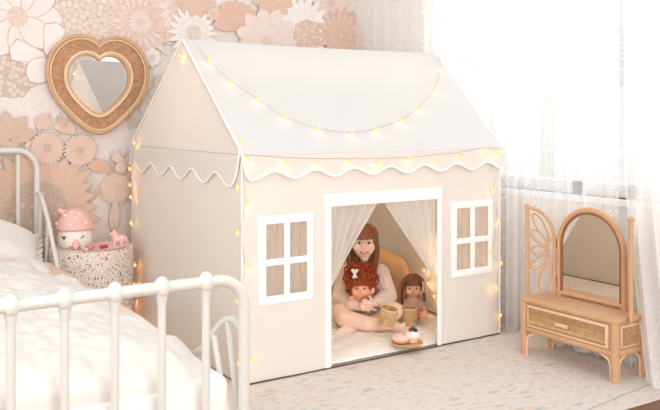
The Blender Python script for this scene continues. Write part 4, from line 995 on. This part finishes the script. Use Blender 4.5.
# petal wings
def wing(hy_, dirv, nm):
    """quarter-arch leaf hinged at y=hy_, opening along unit vector dirv; tall straight bar at the outer edge"""
    w_ = .132; d = Vector((dirv[0], dirv[1], 0)).normalized(); o = Vector((MX, hy_, 0)); z0 = ZT-.006; zt = .655; zh = .505
    def W(u, z): return o+d*u+UP*z
    t = MB(); outline = [W(.012, z0), W(.012, zh)]+[W(.012+(w_-.012)*(1-math.cos(a)), zh+(zt-zh)*math.sin(a)) for a in [PI/2*i/12 for i in range(1, 13)]]
    t.tube(outline, .0085, 10); t.tube([W(w_, z0), W(w_, zt)], .0095, 10); t.tube([W(.005, z0), W(w_, z0)], .0085, 10)
    wo = under(t.build('wing_frame', M['rattan']), va)
    MB().sph(W(w_, zt+.004), .0135).build('finial', M['rattan'], wo)
    hub = W(.012, .467)
    MB().tube([hub+d*.030*math.sin(a)+UP*.048*math.cos(a) for a in [PI*i/12 for i in range(13)]], .0055, 8).build('half_ring', M['rattan'], wo)
    for (bu, bz), (tu, tz_), wd in (((.033, .042), (.110, .158), .019), ((.040, .019), (.117, .082), .020), ((.044, -.004), (.121, -.008), .021), ((.040, -.030), (.120, -.092), .021), ((.024, -.058), (.066, -.186), .025)):
        b0 = hub+d*bu*.85+UP*bz; tip = hub+d*tu*.85+UP*tz_; e = tip-b0; Lm = e.length; e = e.normalized()
        s_ = d*(-e.z)+UP*e.dot(d)
        pts = [b0+e*(Lm*.5*(1-math.cos(q)))+s_*(wd*math.sin(q)*(.7+.3*(1-math.cos(q))/2*1.4)) for q in [2*PI*i/26 for i in range(26)]]
        MB().tube(pts, .0046, 8, closed=True).build('petal', M['rattan'], wo)
    for z in (.30, .47): MB().box(o+d*.0-Vector((.008, .006, 0))+UP*z, o+d*.006+Vector((.004, .006, 0))+UP*(z+.045), .002).build('hinge', M['rattandark'], wo)
wing(MYC+MW+.014, (-.105, .105), 'left'); wing(MYC-MW-.032, (-.80, -.60), 'right')

# ------------------------------------------------------------------ curtains
def curtain(label, y0, y1, x, mat, amp, freq, z0=.012, z1=2.4, flare=0, seed=0, scallop=None, nu=160, nv=40, xshift=None, yshift=None, loc=None):
    t = thing('curtain', label, 'curtain', (x, (y0+y1)/2, 0), 'white lace curtains')
    m = MB()
    def f(u, v):
        z = z0+(z1-z0)*v; k = 1+flare*(1-v)**2; yc = (y0+y1)/2
        yy = y0+(y1-y0)*u; y = yc+(yy-yc)*k
        ph_ = u*freq*2*PI+seed+.5*math.sin(v*3+u*5)
        xx = x+amp*(.8+.3*math.sin(u*7+seed))*math.sin(ph_)+amp*.35*math.sin(ph_*2.3+v*2)
        if xshift: xx += xshift(v, u)
        if yshift: y += yshift(v, u)
        return (xx, y, z)
    m.grid(f, nu, nv)
    o = under(m.build('drape', mat), t)
    if scallop is not None:
        e = MB(); n = 60
        for i in range(n):
            z = z0+(z1-z0)*(i+.5)/n; h = (z1-z0)/n; p = Vector(f(scallop, (i+.5)/n)); sg = 1 if scallop > .5 else -1
            sgy = sg*(1 if y1 > y0 else -1)
            pts = [p+Vector((0, sgy*.016*math.cos(a), h*.5*math.sin(a))) for a in [-PI/2+PI*k/8 for k in range(9)]]
            e.add(pts+[p], [tuple(range(9))]); e.tube(pts, .0022, 5)
        under(e.build('scalloped_edge', M['curtain3']), t)
    return t
curtain('sheer lace curtain with scalloped edge nearest the wallpapered corner', .55, 1.375, 1.51, M['curtain2'], .012, 6, seed=1, scallop=1.0)
curtain('lace curtain hanging behind the right end of the playhouse roof', -.02, .70, 1.50, M['curtain'], .022, 8, seed=2, scallop=1.0)
curtain('lace curtain hanging directly behind the vanity mirror', -.60, .02, 1.535, M['curtain'], .020, 7, seed=5)
curtain('gathered white curtain at the far right sweeping in front of the vanity', -1.40, -.655, 1.50, M['curtain3'], .024, 8, seed=3,
        xshift=lambda v, u: -.15*max(0, 1-v*2.2)**1.5, yshift=lambda v, u: -.20*max(0, 1-v*2.6)**1.4)
pu = MB()
def puf(u, v):
    y = -.72+.52*u; return (1.46+.07*v+.02*math.sin(u*22), y+.02*math.sin(v*6), .012+.045*(1-v)*abs(math.sin(u*17+v*2))+.05*v*v*abs(math.sin(u*23+1)))
pu.grid(puf, 60, 10)
tag(pu.build('curtain_pool', M['curtain3'], solid=.003), 'crumpled curtain hem pooled on the floor under the vanity', 'curtain')
